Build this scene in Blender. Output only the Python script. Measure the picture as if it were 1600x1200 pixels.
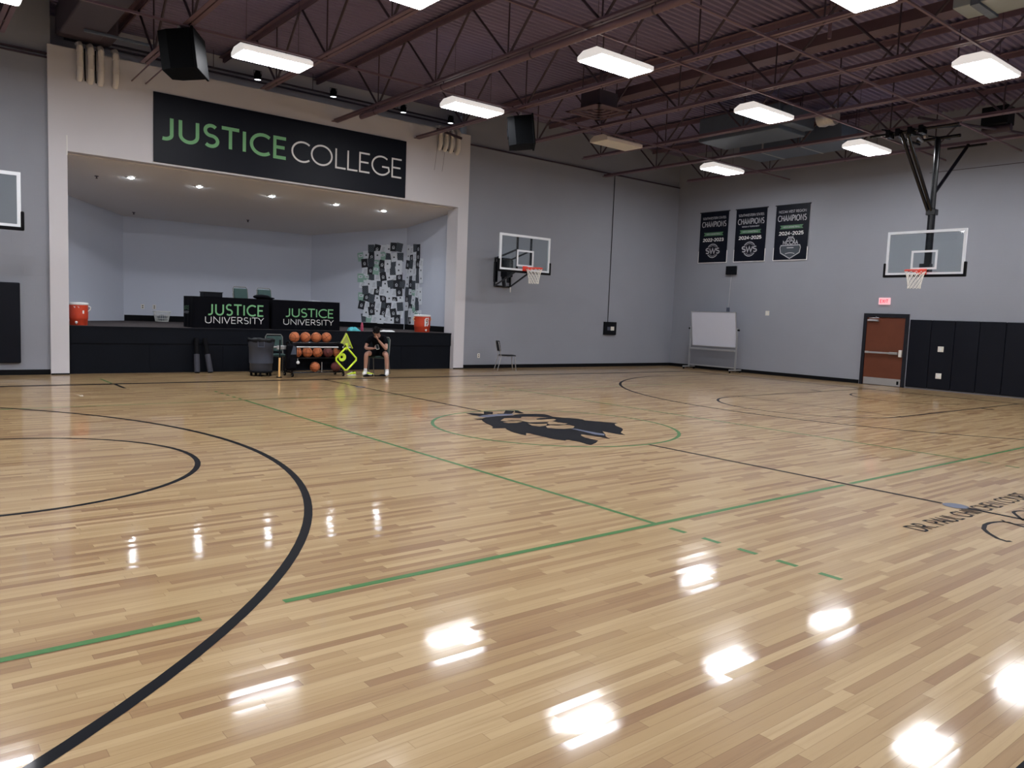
import bpy, bmesh, math, random
from mathutils import Vector, Matrix, Euler, geometry

for o in list(bpy.data.objects):
    bpy.data.objects.remove(o, do_unlink=True)
random.seed(7)
SC = bpy.context.scene
COL = SC.collection
PI = math.pi

# ------------------------------------------------------------------ camera
F_PX = 1213.27
YAW, PITCH, ROLL = 0.681972, -0.087234, 0.039286
CAM = Vector((-7.7218, -8.4656, 1.5984))
fw = Vector((math.sin(YAW)*math.cos(PITCH), math.cos(YAW)*math.cos(PITCH), math.sin(PITCH)))
rt0 = Vector((math.cos(YAW), -math.sin(YAW), 0.0))
up0 = rt0.cross(fw)
rt = rt0*math.cos(ROLL) + up0*math.sin(ROLL)
up = -rt0*math.sin(ROLL) + up0*math.cos(ROLL)
cam_data = bpy.data.cameras.new('camera')
cam_data.sensor_fit = 'HORIZONTAL'
cam_data.sensor_width = 36.0
cam_data.lens = 36.0*F_PX/1600.0
cam_data.clip_start = 0.05
cam_data.clip_end = 200
cam = bpy.data.objects.new('camera', cam_data)
COL.objects.link(cam)
m3 = Matrix((rt, up, -fw)).transposed()
cam.matrix_world = Matrix.Translation(CAM) @ m3.to_4x4()
SC.camera = cam

# ------------------------------------------------------------------ world, exposure
w = bpy.data.worlds.new('world')
SC.world = w
w.use_nodes = True
w.node_tree.nodes['Background'].inputs[0].default_value = (0.55, 0.62, 0.75, 1)
w.node_tree.nodes['Background'].inputs[1].default_value = 0.02
SC.view_settings.view_transform = 'Standard'
SC.view_settings.look = 'None'
SC.view_settings.gamma = 1.0
SC.view_settings.use_curve_mapping = False
SC.view_settings.exposure = 1.5
LIGHT_W = 17.0          # radiance of the ceiling-light lenses
SPOT_W = 27.0           # watts of each recessed stage light

# ------------------------------------------------------------------ helpers
def lin(r, g, b):
    f = lambda c: (c/255/12.92) if c/255 <= 0.04045 else ((c/255+0.055)/1.055)**2.4
    return (f(r), f(g), f(b))

def mat(name, rgb, rough=0.6, metal=0.0, spec=0.5, var=0.12, scale=6.0, bump=0.0, coat=0.0, bscale=None):
    m = bpy.data.materials.new(name)
    m.use_nodes = True
    nt = m.node_tree
    b = nt.nodes['Principled BSDF']
    b.inputs['Roughness'].default_value = rough
    b.inputs['Metallic'].default_value = metal
    b.inputs['Specular IOR Level'].default_value = spec
    b.inputs['Coat Weight'].default_value = coat
    b.inputs['Coat Roughness'].default_value = 0.08
    tc = nt.nodes.new('ShaderNodeTexCoord')
    nz = nt.nodes.new('ShaderNodeTexNoise')
    nz.inputs['Scale'].default_value = scale
    nz.inputs['Detail'].default_value = 4
    nt.links.new(tc.outputs['Object'], nz.inputs['Vector'])
    mx = nt.nodes.new('ShaderNodeMix')
    mx.data_type = 'RGBA'
    mx.inputs[6].default_value = tuple(max(0, c*(1-var)) for c in rgb) + (1,)
    mx.inputs[7].default_value = tuple(min(1, c*(1+var)) for c in rgb) + (1,)
    nt.links.new(nz.outputs['Fac'], mx.inputs[0])
    nt.links.new(mx.outputs[2], b.inputs['Base Color'])
    if bump:
        bn = nt.nodes.new('ShaderNodeBump')
        bn.inputs['Strength'].default_value = bump
        bn.inputs['Distance'].default_value = 0.01
        n2 = nt.nodes.new('ShaderNodeTexNoise')
        n2.inputs['Scale'].default_value = bscale or scale*8
        nt.links.new(tc.outputs['Object'], n2.inputs['Vector'])
        nt.links.new(n2.outputs['Fac'], bn.inputs['Height'])
        nt.links.new(bn.outputs['Normal'], b.inputs['Normal'])
    return m

def emit(name, rgb, s):
    m = bpy.data.materials.new(name)
    m.use_nodes = True
    nt = m.node_tree
    nt.nodes.remove(nt.nodes['Principled BSDF'])
    e = nt.nodes.new('ShaderNodeEmission')
    e.inputs[0].default_value = tuple(rgb)+(1,)
    e.inputs[1].default_value = s
    nt.links.new(e.outputs[0], nt.nodes['Material Output'].inputs[0])
    return m

class MB:
    """collects geometry and links it as ONE mesh object"""
    def __init__(s, origin=(0, 0, 0)):
        s.v = []; s.f = []; s.mi = []; s.cur = 0; s.o = Vector(origin); s.sm = []; s.smooth = False
    def add(s, vs, fs):
        n = len(s.v)
        s.v += [Vector(v)-s.o for v in vs]
        for f in fs:
            s.f.append([i+n for i in f]); s.mi.append(s.cur); s.sm.append(s.smooth)
        return s
    def box(s, a, b, M=None):
        (x0, y0, z0), (x1, y1, z1) = a, b
        vs = [Vector(p) for p in ((x0,y0,z0),(x1,y0,z0),(x1,y1,z0),(x0,y1,z0),(x0,y0,z1),(x1,y0,z1),(x1,y1,z1),(x0,y1,z1))]
        if M is not None: vs = [M @ v for v in vs]
        return s.add(vs, [(0,3,2,1),(4,5,6,7),(0,1,5,4),(1,2,6,5),(2,3,7,6),(3,0,4,7)])
    def cbox(s, a, b, c=0.01, M=None):
        """box with chamfered edges"""
        (x0,y0,z0),(x1,y1,z1) = a, b
        bm = bmesh.new(); bmesh.ops.create_cube(bm, size=1)
        for v in bm.verts:
            v.co = Vector(((x0+x1)/2+v.co.x*(x1-x0), (y0+y1)/2+v.co.y*(y1-y0), (z0+z1)/2+v.co.z*(z1-z0)))
        bmesh.ops.bevel(bm, geom=bm.edges[:], offset=c, segments=2, profile=.5, affect='EDGES')
        bm.verts.index_update()
        vs = [(M @ v.co) if M is not None else v.co.copy() for v in bm.verts]
        fs = [[v.index for v in f.verts] for f in bm.faces]
        bm.free()
        return s.add(vs, fs)
    def tube(s, pts, r, n=8, closed=False, cap=True, squash=None):
        pts = [Vector(p) for p in pts]
        N = len(pts)
        rr = r if isinstance(r, (list, tuple)) else [r]*N
        sm = s.smooth; s.smooth = True
        vs = []; prev = None
        for i, p in enumerate(pts):
            if closed: t = (pts[(i+1) % N]-pts[i-1])
            else: t = pts[min(i+1, N-1)]-pts[max(i-1, 0)]
            t.normalize()
            if prev is None:
                a = Vector((0,0,1)) if abs(t.z) < .9 else Vector((1,0,0))
                u = t.cross(a).normalized()
            else:
                u = (prev - t*prev.dot(t)).normalized()
            prev = u
            w_ = t.cross(u)
            k = 1.0
            if not closed and 0 < i < N-1:
                d = (pts[i]-pts[i-1]).normalized().dot((pts[i+1]-pts[i]).normalized())
                k = min(1.6, 1/max(.3, math.sqrt((1+d)/2)))
            for j in range(n):
                a = 2*PI*(j+.5)/n
                vs.append(p + (u*math.cos(a)+w_*math.sin(a))*rr[i]*(k if n <= 4 else 1))
        fs = []
        for i in range(N if closed else N-1):
            for j in range(n):
                a = i*n+j; b = i*n+(j+1) % n; c = ((i+1) % N)*n+(j+1) % n; d = ((i+1) % N)*n+j
                fs.append((a, b, c, d))
        s.smooth = n > 4
        s.add(vs, fs)
        s.smooth = False
        if not closed and cap:
            s.add(vs[:n], [tuple(range(n-1, -1, -1))]); s.add(vs[-n:], [tuple(range(n))])
        s.smooth = sm
        return s
    def lathe(s, prof, c=(0,0,0), n=24, axis='z', cap=True, arc=1.0):
        c = Vector(c); sm = s.smooth; vs = []
        for r, h in prof:
            for j in range(n):
                a = 2*PI*j/n
                x, y = r*math.cos(a), r*math.sin(a)
                vs.append(c + (Vector((x, y, h)) if axis == 'z' else Vector((h, x, y)) if axis == 'x' else Vector((x, -h, y))))
        fs = []
        for i in range(len(prof)-1):
            for j in range(n):
                fs.append((i*n+j, i*n+(j+1) % n, (i+1)*n+(j+1) % n, (i+1)*n+j))
        s.smooth = True; s.add(vs, fs); s.smooth = False
        if cap:
            if prof[0][0] > 1e-5: s.add(vs[:n], [tuple(range(n-1, -1, -1))])
            if prof[-1][0] > 1e-5: s.add(vs[-n:], [tuple(range(n))])
        s.smooth = sm
        return s
    def ball(s, c, r, seg=20, rings=12, M=None):
        c = Vector(c); rx, ry, rz = r if isinstance(r, (tuple, list)) else (r, r, r)
        vs = [Vector((0,0,-rz))]
        for i in range(1, rings):
            a = -PI/2+PI*i/rings
            for j in range(seg):
                b = 2*PI*j/seg
                vs.append(Vector((rx*math.cos(a)*math.cos(b), ry*math.cos(a)*math.sin(b), rz*math.sin(a))))
        vs.append(Vector((0,0,rz)))
        if M is not None: vs = [M @ v for v in vs]
        vs = [v+c for v in vs]
        fs = [(0, 1+(j+1) % seg, 1+j) for j in range(seg)]
        for i in range(rings-2):
            for j in range(seg):
                a = 1+i*seg
                fs.append((a+j, a+(j+1) % seg, a+seg+(j+1) % seg, a+seg+j))
        L = len(vs)-1; a = 1+(rings-2)*seg
        fs += [(a+j, a+(j+1) % seg, L) for j in range(seg)]
        sm = s.smooth; s.smooth = True; s.add(vs, fs); s.smooth = sm
        return s
    def prism(s, poly, o, ex, ey, d):
        """polygon (2-D) placed with axes ex, ey at o, thickened by vector d"""
        o, ex, ey, d = Vector(o), Vector(ex), Vector(ey), Vector(d)
        a = [o+ex*x+ey*y for x, y in poly]; n = len(a)
        b = [p+d for p in a]
        return s.add(a+b, [tuple(range(n-1,-1,-1)), tuple(range(n, 2*n))]+[(i, (i+1) % n, n+(i+1) % n, n+i) for i in range(n)])
    def quad(s, *p):
        return s.add(p, [tuple(range(len(p)))])
    def holes(s, loops, to3):
        """flat polygon with holes"""
        vv = [[Vector((x, y, 0)) for x, y in l] for l in loops]
        tri = geometry.tessellate_polygon(vv)
        flat = [to3(v.x, v.y) for l in vv for v in l]
        return s.add(flat, [tuple(t) for t in tri])
    def mesh(s, name, mats):
        me = bpy.data.meshes.new(name)
        me.from_pydata([tuple(v) for v in s.v], [], s.f)
        for m in (mats if isinstance(mats, (list, tuple)) else [mats]): me.materials.append(m)
        me.polygons.foreach_set('material_index', s.mi)
        me.polygons.foreach_set('use_smooth', s.sm)
        me.update()
        bm = bmesh.new(); bm.from_mesh(me)
        bmesh.ops.recalc_face_normals(bm, faces=bm.faces[:])
        bm.to_mesh(me); bm.free()
        return me
    def build(s, name, mats, parent=None, loc=None):
        o = bpy.data.objects.new(name, s.mesh(name, mats))
        COL.objects.link(o)
        if parent is not None: o.parent = parent
        if loc is not None: o.location = loc
        elif parent is None: o.location = s.o
        return o

def tag(o, label, cat, group=None, kind=None):
    o['label'] = label
    if cat: o['category'] = cat
    if group: o['group'] = group
    if kind: o['kind'] = kind
    return o
def thing(name, label, cat, loc=(0,0,0), rz=0, group=None):
    o = bpy.data.objects.new(name, None); COL.objects.link(o)
    o.empty_display_size = .1
    o.location = loc; o.rotation_euler = (0, 0, rz)
    return tag(o, label, cat, group)
def struct(o, label, cat):
    return tag(o, label, cat, None, 'structure')
def copy_tree(o, parent=None):
    c = o.copy(); COL.objects.link(c)
    if parent is not None: c.parent = parent
    for ch in o.children: copy_tree(ch, c)
    return c
def rot_lr(cx, cy, rz):
    return Matrix.Translation((cx, cy, 0)) @ Matrix.Rotation(rz, 4, 'Z')

# ------------------------------------------------------------------ stroke lettering
def arc(cx, cy, rx, ry, a0, a1, n=12):
    return [(cx+rx*math.cos(math.radians(a0+(a1-a0)*i/n)), cy+ry*math.sin(math.radians(a0+(a1-a0)*i/n))) for i in range(n+1)]
GL = {
 'A': (.74, [[(0,0),(.37,1),(.74,0)], [(.13,.34),(.61,.34)]]),
 'B': (.56, [[(0,.52),(.28,.52)]+arc(.28,.26,.26,.26,90,-90)+[(0,0),(0,1),(.25,1)]+arc(.25,.76,.24,.24,90,-90)]),
 'C': (.78, [arc(.48,.5,.48,.5,50,310,20)]),
 'D': (.74, [[(0,0),(0,1),(.24,1)]+arc(.24,.5,.48,.5,90,-90,16)+[(0,0)]]),
 'E': (.5, [[(.5,1),(0,1),(0,0),(.5,0)], [(0,.52),(.44,.52)]]),
 'G': (.86, [arc(.48,.5,.48,.5,50,330,20)+[(.86,.45),(.52,.45)]]),
 'H': (.68, [[(0,0),(0,1)], [(.68,0),(.68,1)], [(0,.52),(.68,.52)]]),
 'I': (.0, [[(0,0),(0,1)]]),
 'J': (.48, [[(.48,1),(.48,.22)]+arc(.22,.22,.26,.22,0,-110,10)]),
 'K': (.58, [[(0,0),(0,1)], [(.56,1),(0,.45)], [(.17,.6),(.58,0)]]),
 'L': (.48, [[(0,1),(0,0),(.48,0)]]),
 'M': (.84, [[(0,0),(.06,1),(.42,.2),(.78,1),(.84,0)]]),
 'N': (.7, [[(0,0),(0,1),(.7,0),(.7,1)]]),
 'O': (.96, [arc(.48,.5,.48,.5,90,450,28)]),
 'P': (.54, [[(0,0),(0,1),(.26,1)]+arc(.26,.73,.27,.27,90,-90)+[(0,.46)]]),
 'R': (.58, [[(0,0),(0,1),(.26,1)]+arc(.26,.74,.26,.26,90,-90)+[(0,.48)], [(.24,.48),(.58,0)]]),
 'S': (.52, [arc(.26,.755,.235,.245,40,270,14)+arc(.26,.255,.265,.255,90,-140,14)]),
 'T': (.72, [[(0,1),(.72,1)], [(.36,1),(.36,0)]]),
 'U': (.66, [[(0,1),(0,.32)]+arc(.33,.32,.33,.32,180,360,14)+[(.66,1)]]),
 'V': (.7, [[(0,1),(.35,0),(.7,1)]]),
 'W': (1.0, [[(0,1),(.25,0),(.5,.95),(.75,0),(1,1)]]),
 'X': (.62, [[(0,0),(.62,1)], [(0,1),(.62,0)]]),
 'Y': (.66, [[(0,1),(.33,.5),(.66,1)], [(.33,.5),(.33,0)]]),
 '.': (.06, [[(.03,0),(.03,.1)]]),
 "'": (.02, [[(.02,1),(0,.75)]]),
 '&': (.66, [[(.62,0),(.12,.72)]+arc(.27,.82,.16,.18,200,-20,10)+[(.1,.4)]+arc(.25,.24,.24,.24,140,300,10)+[(.62,.5)]]),
 '-': (.34, [[(0,.45),(.34,.45)]]),
 '0': (.56, [arc(.28,.5,.28,.5,90,450,22)]),
 '2': (.52, [arc(.26,.74,.25,.26,165,-20,12)+[(0,0),(.52,0)]]),
 '3': (.5, [arc(.24,.76,.22,.24,150,-90,12)+arc(.24,.26,.25,.26,90,-150,12)]),
 '4': (.56, [[(.4,0),(.4,1),(0,.28),(.56,.28)]]),
 '5': (.5, [[(.46,1),(.07,1),(.04,.56)]+arc(.22,.31,.27,.31,120,-145,14)]),
}
def ribbon(mb, pl, t, to3, closed=False):
    P = [Vector((x, y)) for x, y in pl]
    P = [p for i, p in enumerate(P) if i == 0 or (p-P[i-1]).length > 1e-5]
    if (P[0]-P[-1]).length < 1e-5: closed = True; P = P[:-1]
    N = len(P); L = []; R = []
    for i in range(N):
        a = P[i]-P[i-1] if (i > 0 or closed) else None
        b = P[(i+1) % N]-P[i] if (i < N-1 or closed) else None
        if a is None: a = b
        if b is None: b = a
        a = a.normalized(); b = b.normalized()
        na = Vector((-a.y, a.x)); nb = Vector((-b.y, b.x))
        n = na+nb
        if n.length < .2: n = na
        n.normalize()
        k = min(2.2, 1/max(.3, n.dot(na)))
        L.append(P[i]+n*(t/2*k)); R.append(P[i]-n*(t/2*k))
    for i in range(N if closed else N-1):
        j = (i+1) % N
        mb.quad(to3(*L[i]), to3(*R[i]), to3(*R[j]), to3(*L[j]))
BEAR = {'T': (-.11, -.11), 'Y': (-.11, -.11), 'V': (-.10, -.10), 'W': (-.09, -.09), 'A': (-.10, -.10), 'L': (0, -.12), 'E': (0, -.07), 'C': (-.03, -.09), 'O': (-.03, -.03), 'G': (-.03, -.03),
        'S': (-.05, -.05), 'J': (-.08, 0), 'X': (-.08, -.08), 'K': (0, -.08), 'P': (0, -.06), 'R': (0, -.06), 'D': (0, -.03), '0': (-.03, -.03), '2': (-.05, -.05), '3': (-.05, -.05), '4': (-.05, -.05), '5': (-.05, -.05), '-': (-.05, -.05), '&': (-.04, -.08)}
def layout(s, t, sp, sx):
    """pen positions of the letters' stroke skeletons, and the total ink width"""
    x = t/2; out = []; prev = None
    for ch in s:
        if ch == ' ': x += .30*sx+.1; continue
        b = BEAR.get(ch, (0, 0))
        if prev is not None: x += sp+t+(b[0]+prev)*sx
        out.append((ch, x)); x += GL[ch][0]*sx; prev = b[1]
    return out, x+t/2
def text(mb, s, o, ex, ey, h, width=None, t=.13, sp=.2, sx=1.0):
    """letters with cap height h from lower-left o; stretched to width if given"""
    o, ex, ey = Vector(o), Vector(ex), Vector(ey)
    if width is not None:
        lo, hi = .05, 4.0
        for _ in range(40):
            sx = (lo+hi)/2
            k = min(1.0, .35+.65*sx)
            if layout(s, t, sp*k, sx)[1]*h > width: hi = sx
            else: lo = sx
        sp *= min(1.0, .35+.65*sx)
    nv = ex.cross(ey); ns = 0
    for ch, x in layout(s, t, sp, sx)[0]:
        for pl in GL[ch][1]:
            ns += 1; dz = nv*(.00035*(ns % 4))
            q = [(x+px*sx, t/2+py*(1-t)) for px, py in pl]
            ribbon(mb, q, t, lambda a, b: o+ex*(a*h)+ey*(b*h)+dz)

# ------------------------------------------------------------------ materials
def wood_floor():
    m = bpy.data.materials.new('maple_floor'); m.use_nodes = True
    nt = m.node_tree; N = nt.nodes; L = nt.links
    b = N['Principled BSDF']
    tc = N.new('ShaderNodeTexCoord')
    sep = N.new('ShaderNodeSeparateXYZ'); L.new(tc.outputs['Object'], sep.inputs[0])
    def math_(op, a, b_=None, c=None):
        n = N.new('ShaderNodeMath'); n.operation = op
        for i, v in enumerate((a, b_, c)):
            if v is None: continue
            if isinstance(v, (int, float)): n.inputs[i].default_value = v
            else: L.new(v, n.inputs[i])
        return n.outputs[0]
    W = 0.057
    ys = math_('DIVIDE', sep.outputs['Y'], W)
    row = math_('FLOOR', ys)
    fy = math_('FRACT', ys)
    wn1 = N.new('ShaderNodeTexWhiteNoise'); wn1.noise_dimensions = '1D'; L.new(row, wn1.inputs['W'])
    ln = math_('MULTIPLY_ADD', wn1.outputs['Value'], 0.7, 0.45)
    wn1b = N.new('ShaderNodeTexWhiteNoise'); wn1b.noise_dimensions = '1D'; L.new(math_('ADD', row, 37.7), wn1b.inputs['W'])
    xs = math_('DIVIDE', math_('ADD', sep.outputs['X'], math_('MULTIPLY', wn1b.outputs['Value'], 50)), ln)
    seg = math_('FLOOR', xs); fx = math_('FRACT', xs)
    cmb = N.new('ShaderNodeCombineXYZ'); L.new(row, cmb.inputs[0]); L.new(seg, cmb.inputs[1])
    wn = N.new('ShaderNodeTexWhiteNoise'); wn.noise_dimensions = '3D'; L.new(cmb.outputs[0], wn.inputs['Vector'])
    ramp = N.new('ShaderNodeValToRGB')
    e = ramp.color_ramp.elements
    e[0].position = 0.0; e[0].color = (*lin(140, 107, 74), 1)
    e[1].position = 1.0; e[1].color = (*lin(184, 158, 117), 1)
    x = ramp.color_ramp.elements.new(.12); x.color = (*lin(154, 123, 86), 1)
    x = ramp.color_ramp.elements.new(.5); x.color = (*lin(171, 143, 102), 1)
    L.new(wn.outputs['Value'], ramp.inputs[0])
    # grain: long thin noise along the strip, different per board
    mp = N.new('ShaderNodeCombineXYZ')
    L.new(math_('MULTIPLY', sep.outputs['X'], 1.6), mp.inputs[0])
    L.new(math_('MULTIPLY', sep.outputs['Y'], 42.0), mp.inputs[1])
    L.new(math_('MULTIPLY', wn.outputs['Value'], 31.0), mp.inputs[2])
    g = N.new('ShaderNodeTexNoise'); g.inputs['Scale'].default_value = 1.0; g.inputs['Detail'].default_value = 5; g.inputs['Roughness'].default_value = .6
    L.new(mp.outputs[0], g.inputs['Vector'])
    gr = N.new('ShaderNodeValToRGB')
    gr.color_ramp.elements[0].position = .30; gr.color_ramp.elements[0].color = (.80, .75, .70, 1)
    gr.color_ramp.elements[1].position = .52; gr.color_ramp.elements[1].color = (1, 1, 1, 1)
    L.new(g.outputs['Fac'], gr.inputs[0])
    mx = N.new('ShaderNodeMix'); mx.data_type = 'RGBA'; mx.blend_type = 'MULTIPLY'; mx.inputs[0].default_value = .75
    L.new(ramp.outputs[0], mx.inputs[6]); L.new(gr.outputs[0], mx.inputs[7])
    # joints
    ey = math_('LESS_THAN', math_('MINIMUM', fy, math_('SUBTRACT', 1.0, fy)), 0.022)
    exd = math_('MULTIPLY', math_('MINIMUM', fx, math_('SUBTRACT', 1.0, fx)), ln)
    ex = math_('LESS_THAN', exd, 0.0016)
    ed = math_('MAXIMUM', ey, ex)
    mx2 = N.new('ShaderNodeMix'); mx2.data_type = 'RGBA'; mx2.blend_type = 'MULTIPLY'
    L.new(math_('MULTIPLY', ed, .38), mx2.inputs[0])
    L.new(mx.outputs[2], mx2.inputs[6]); mx2.inputs[7].default_value = (.35, .25, .18, 1)
    L.new(mx2.outputs[2], b.inputs['Base Color'])
    b.inputs['Roughness'].default_value = .38
    b.inputs['Specular IOR Level'].default_value = .15
    b.inputs['Coat Weight'].default_value = .65
    b.inputs['Coat IOR'].default_value = 1.5
    nr = N.new('ShaderNodeTexNoise'); nr.inputs['Scale'].default_value = 2.0; nr.inputs['Detail'].default_value = 6
    L.new(tc.outputs['Object'], nr.inputs['Vector'])
    L.new(math_('MULTIPLY_ADD', nr.outputs['Fac'], .06, .045), b.inputs['Coat Roughness'])
    # each strip tilts a hair, and the varnish ripples
    hb = math_('ADD', math_('MULTIPLY', math_('SUBTRACT', fy, .5), math_('SUBTRACT', wn.outputs['Value'], .5)), math_('MULTIPLY', ed, -.6))
    rip = N.new('ShaderNodeTexNoise'); rip.inputs['Scale'].default_value = 16.0; rip.inputs['Detail'].default_value = 3
    L.new(tc.outputs['Object'], rip.inputs['Vector'])
    hh = math_('ADD', hb, math_('MULTIPLY', rip.outputs['Fac'], .08))
    bp = N.new('ShaderNodeBump'); bp.inputs['Strength'].default_value = 1.0; bp.inputs['Distance'].default_value = .0010
    L.new(hh, bp.inputs['Height'])
    L.new(bp.outputs[0], b.inputs['Coat Normal'])
    return m

def block_wall(name, rgb):
    m = mat(name, rgb, rough=.62, spec=.35, var=.05, scale=1.2)
    nt = m.node_tree; b = nt.nodes['Principled BSDF']
    tc = nt.nodes.new('ShaderNodeTexCoord')
    sp = nt.nodes.new('ShaderNodeSeparateXYZ'); nt.links.new(tc.outputs['Object'], sp.inputs[0])
    ad = nt.nodes.new('ShaderNodeMath'); ad.operation = 'ADD'
    nt.links.new(sp.outputs[0], ad.inputs[0]); nt.links.new(sp.outputs[1], ad.inputs[1])
    cb = nt.nodes.new('ShaderNodeCombineXYZ')
    nt.links.new(ad.outputs[0], cb.inputs[0]); nt.links.new(sp.outputs[2], cb.inputs[1])
    br = nt.nodes.new('ShaderNodeTexBrick')
    br.inputs['Scale'].default_value = 1.0
    br.inputs['Brick Width'].default_value = .406
    br.inputs['Row Height'].default_value = .203
    br.inputs['Mortar Size'].default_value = .006
    br.inputs['Mortar Smooth'].default_value = .6
    br.inputs['Color1'].default_value = (1,1,1,1); br.inputs['Color2'].default_value = (1,1,1,1); br.inputs['Mortar'].default_value = (0,0,0,1)
    nt.links.new(cb.outputs[0], br.inputs['Vector'])
    bp = nt.nodes.new('ShaderNodeBump'); bp.inputs['Strength'].default_value = .25; bp.inputs['Distance'].default_value = .004
    nt.links.new(br.outputs['Color'], bp.inputs['Height'])
    nt.links.new(bp.outputs[0], b.inputs['Normal'])
    return m

M = {}
M['floor'] = wood_floor()
M['wall'] = block_wall('grey_painted_block', lin(143, 146, 155))
M['drywall'] = mat('white_painted_drywall', lin(205, 203, 207), rough=.7, spec=.3, var=.03, scale=.8, bump=.05, bscale=60)
M['stagewall'] = mat('pale_blue_grey_paint', lin(194, 199, 212), rough=.7, spec=.3, var=.03, scale=.8)
M['stageceil'] = mat('stage_ceiling_paint', lin(226, 222, 220), rough=.75, spec=.3, var=.03, scale=.8)
M['black'] = mat('black_paint', lin(14, 16, 22), rough=.5, var=.2, spec=.15)
M['stagefront'] = mat('black_stage_panel', lin(13, 17, 25), rough=.55, var=.25, scale=2, spec=.12)
M['carpet'] = mat('dark_stage_carpet', lin(74, 68, 68), rough=.95, spec=.1, var=.2, scale=30, bump=.3)
M['deck'] = mat('maroon_roof_deck', lin(122, 111, 140), rough=.6, var=.12, scale=1.5)
M['steel'] = mat('maroon_roof_steel', lin(112, 90, 102), rough=.5, var=.15, scale=2)
M['steeld'] = mat('dark_roof_steel', lin(62, 50, 62), rough=.5, var=.15, scale=2)
M['lineblack'] = mat('black_floor_paint', lin(12, 14, 20), rough=.5, coat=.12, var=.1, spec=.05)
M['linegreen'] = mat('green_floor_paint', lin(62, 116, 60), rough=.45, coat=.5, var=.06, spec=.2)
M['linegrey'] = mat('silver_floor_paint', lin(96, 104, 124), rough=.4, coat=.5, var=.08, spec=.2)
M['white'] = mat('white_plastic', lin(225, 225, 222), rough=.45, var=.03)
M['fixture'] = mat('light_housing_white', lin(214, 206, 200), rough=.5, var=.03)
M['lens_off'] = mat('unlit_lens', lin(232, 228, 220), rough=.4, var=.03)
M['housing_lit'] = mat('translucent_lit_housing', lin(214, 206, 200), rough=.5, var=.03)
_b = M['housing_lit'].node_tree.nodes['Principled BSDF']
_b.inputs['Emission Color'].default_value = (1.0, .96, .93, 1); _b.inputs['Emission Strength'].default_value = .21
M['lens_on'] = emit('lit_lens', (0.985, 0.99, 1.03), LIGHT_W)
M['vinylnavy'] = mat('navy_black_vinyl', lin(9, 13, 24), rough=.45, var=.15, scale=3, bump=.08, bscale=14, spec=.2)
M['clothnavy'] = mat('navy_banner_cloth', lin(8, 13, 26), rough=.45, var=.12, scale=3, bump=.05, bscale=6, spec=.2)
M['clothblack'] = mat('black_cloth', lin(9, 10, 16), rough=.9, var=.2, scale=5, bump=.2, spec=.1)
M['lettergreen'] = mat('green_lettering', lin(126, 184, 134), rough=.6, var=.04, spec=.2)
M['letterwhite'] = mat('white_lettering', lin(228, 228, 228), rough=.5, var=.03)
M['lettergrey'] = mat('grey_lettering', lin(165, 166, 172), rough=.5, var=.05)
M['green'] = mat('green_ribbon', lin(76, 116, 86), rough=.6, var=.06)
M['chrome'] = mat('chrome_steel', lin(190, 190, 192), rough=.28, metal=.9, var=.05)
M['chairframe'] = mat('bronze_grey_tube', lin(112, 112, 108), rough=.4, metal=.6, var=.06)
M['speaker'] = mat('speaker_black', lin(7, 9, 12), rough=.6, var=.15, spec=.06)
M['alu'] = mat('brushed_aluminium', lin(185, 187, 190), rough=.35, metal=.7, var=.05)
M['blacksteel'] = mat('black_gloss_steel', lin(9, 11, 17), rough=.22, var=.1, spec=.4)
M['blackplastic'] = mat('black_plastic', lin(13, 16, 22), rough=.5, var=.15, spec=.15)
M['rubber'] = mat('black_rubber', lin(11, 12, 16), rough=.8, var=.15, spec=.15)
M['boardwhite'] = mat('backboard_white', lin(222, 226, 232), rough=.4, var=.03)
M['rim'] = mat('orange_rim', lin(236, 70, 48), rough=.4, var=.06)
M['net'] = mat('white_net_cord', lin(232, 230, 224), rough=.8, var=.05)
M['door'] = mat('cherry_door_veneer', lin(100, 56, 40), rough=.4, var=.16, scale=3, spec=.3)
M['doorframe'] = mat('dark_door_frame', lin(28, 29, 36), rough=.5, var=.08, spec=.2)
M['pvc'] = mat('cream_pvc', lin(222, 217, 212), rough=.45, var=.04)
M['orange'] = mat('orange_cooler_plastic', lin(206, 70, 42), rough=.42, var=.06)
M['trash'] = mat('grey_bin_plastic', lin(72, 78, 92), rough=.5, var=.08, spec=.3)
M['bag'] = mat('black_bin_bag', lin(10, 11, 15), rough=.4, var=.2, bump=.5, bscale=20, spec=.25)
M['ball'] = mat('orange_leather', lin(184, 106, 66), rough=.6, var=.12, scale=20, bump=.25, bscale=220, spec=.3)
M['ballred'] = mat('maroon_leather', lin(108, 56, 54), rough=.6, var=.12, scale=20, bump=.25, bscale=220, spec=.3)
M['seam'] = mat('ball_seam', lin(34, 24, 22), rough=.7)
M['vinylgreen'] = mat('dark_green_vinyl', lin(28, 62, 58), rough=.5, var=.12)
M['lime'] = mat('lime_plastic', lin(214, 240, 60), rough=.45, var=.05)
M['limenet'] = mat('lime_mesh_cloth', lin(166, 172, 92), rough=.8, var=.1)
M['poleorange'] = mat('pale_orange_foam', lin(240, 190, 120), rough=.6, var=.05)
M['skin'] = mat('skin', lin(178, 134, 116), rough=.5, var=.06, scale=9)
M['hair'] = mat('dark_hair', lin(15, 12, 13), rough=.7, var=.3, scale=60, bump=.6, bscale=90, spec=.12)
M['sock'] = mat('white_sock', lin(228, 228, 228), rough=.9, var=.05)
M['lips'] = mat('lips', lin(170, 100, 92), rough=.5)
M['eye'] = mat('eye_dark', lin(40, 32, 30), rough=.3)
M['teal'] = mat('teal_cloth', lin(86, 186, 196), rough=.85, var=.12)
M['pink'] = mat('pink_bottle_plastic', lin(186, 78, 104), rough=.3, var=.06)
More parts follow.
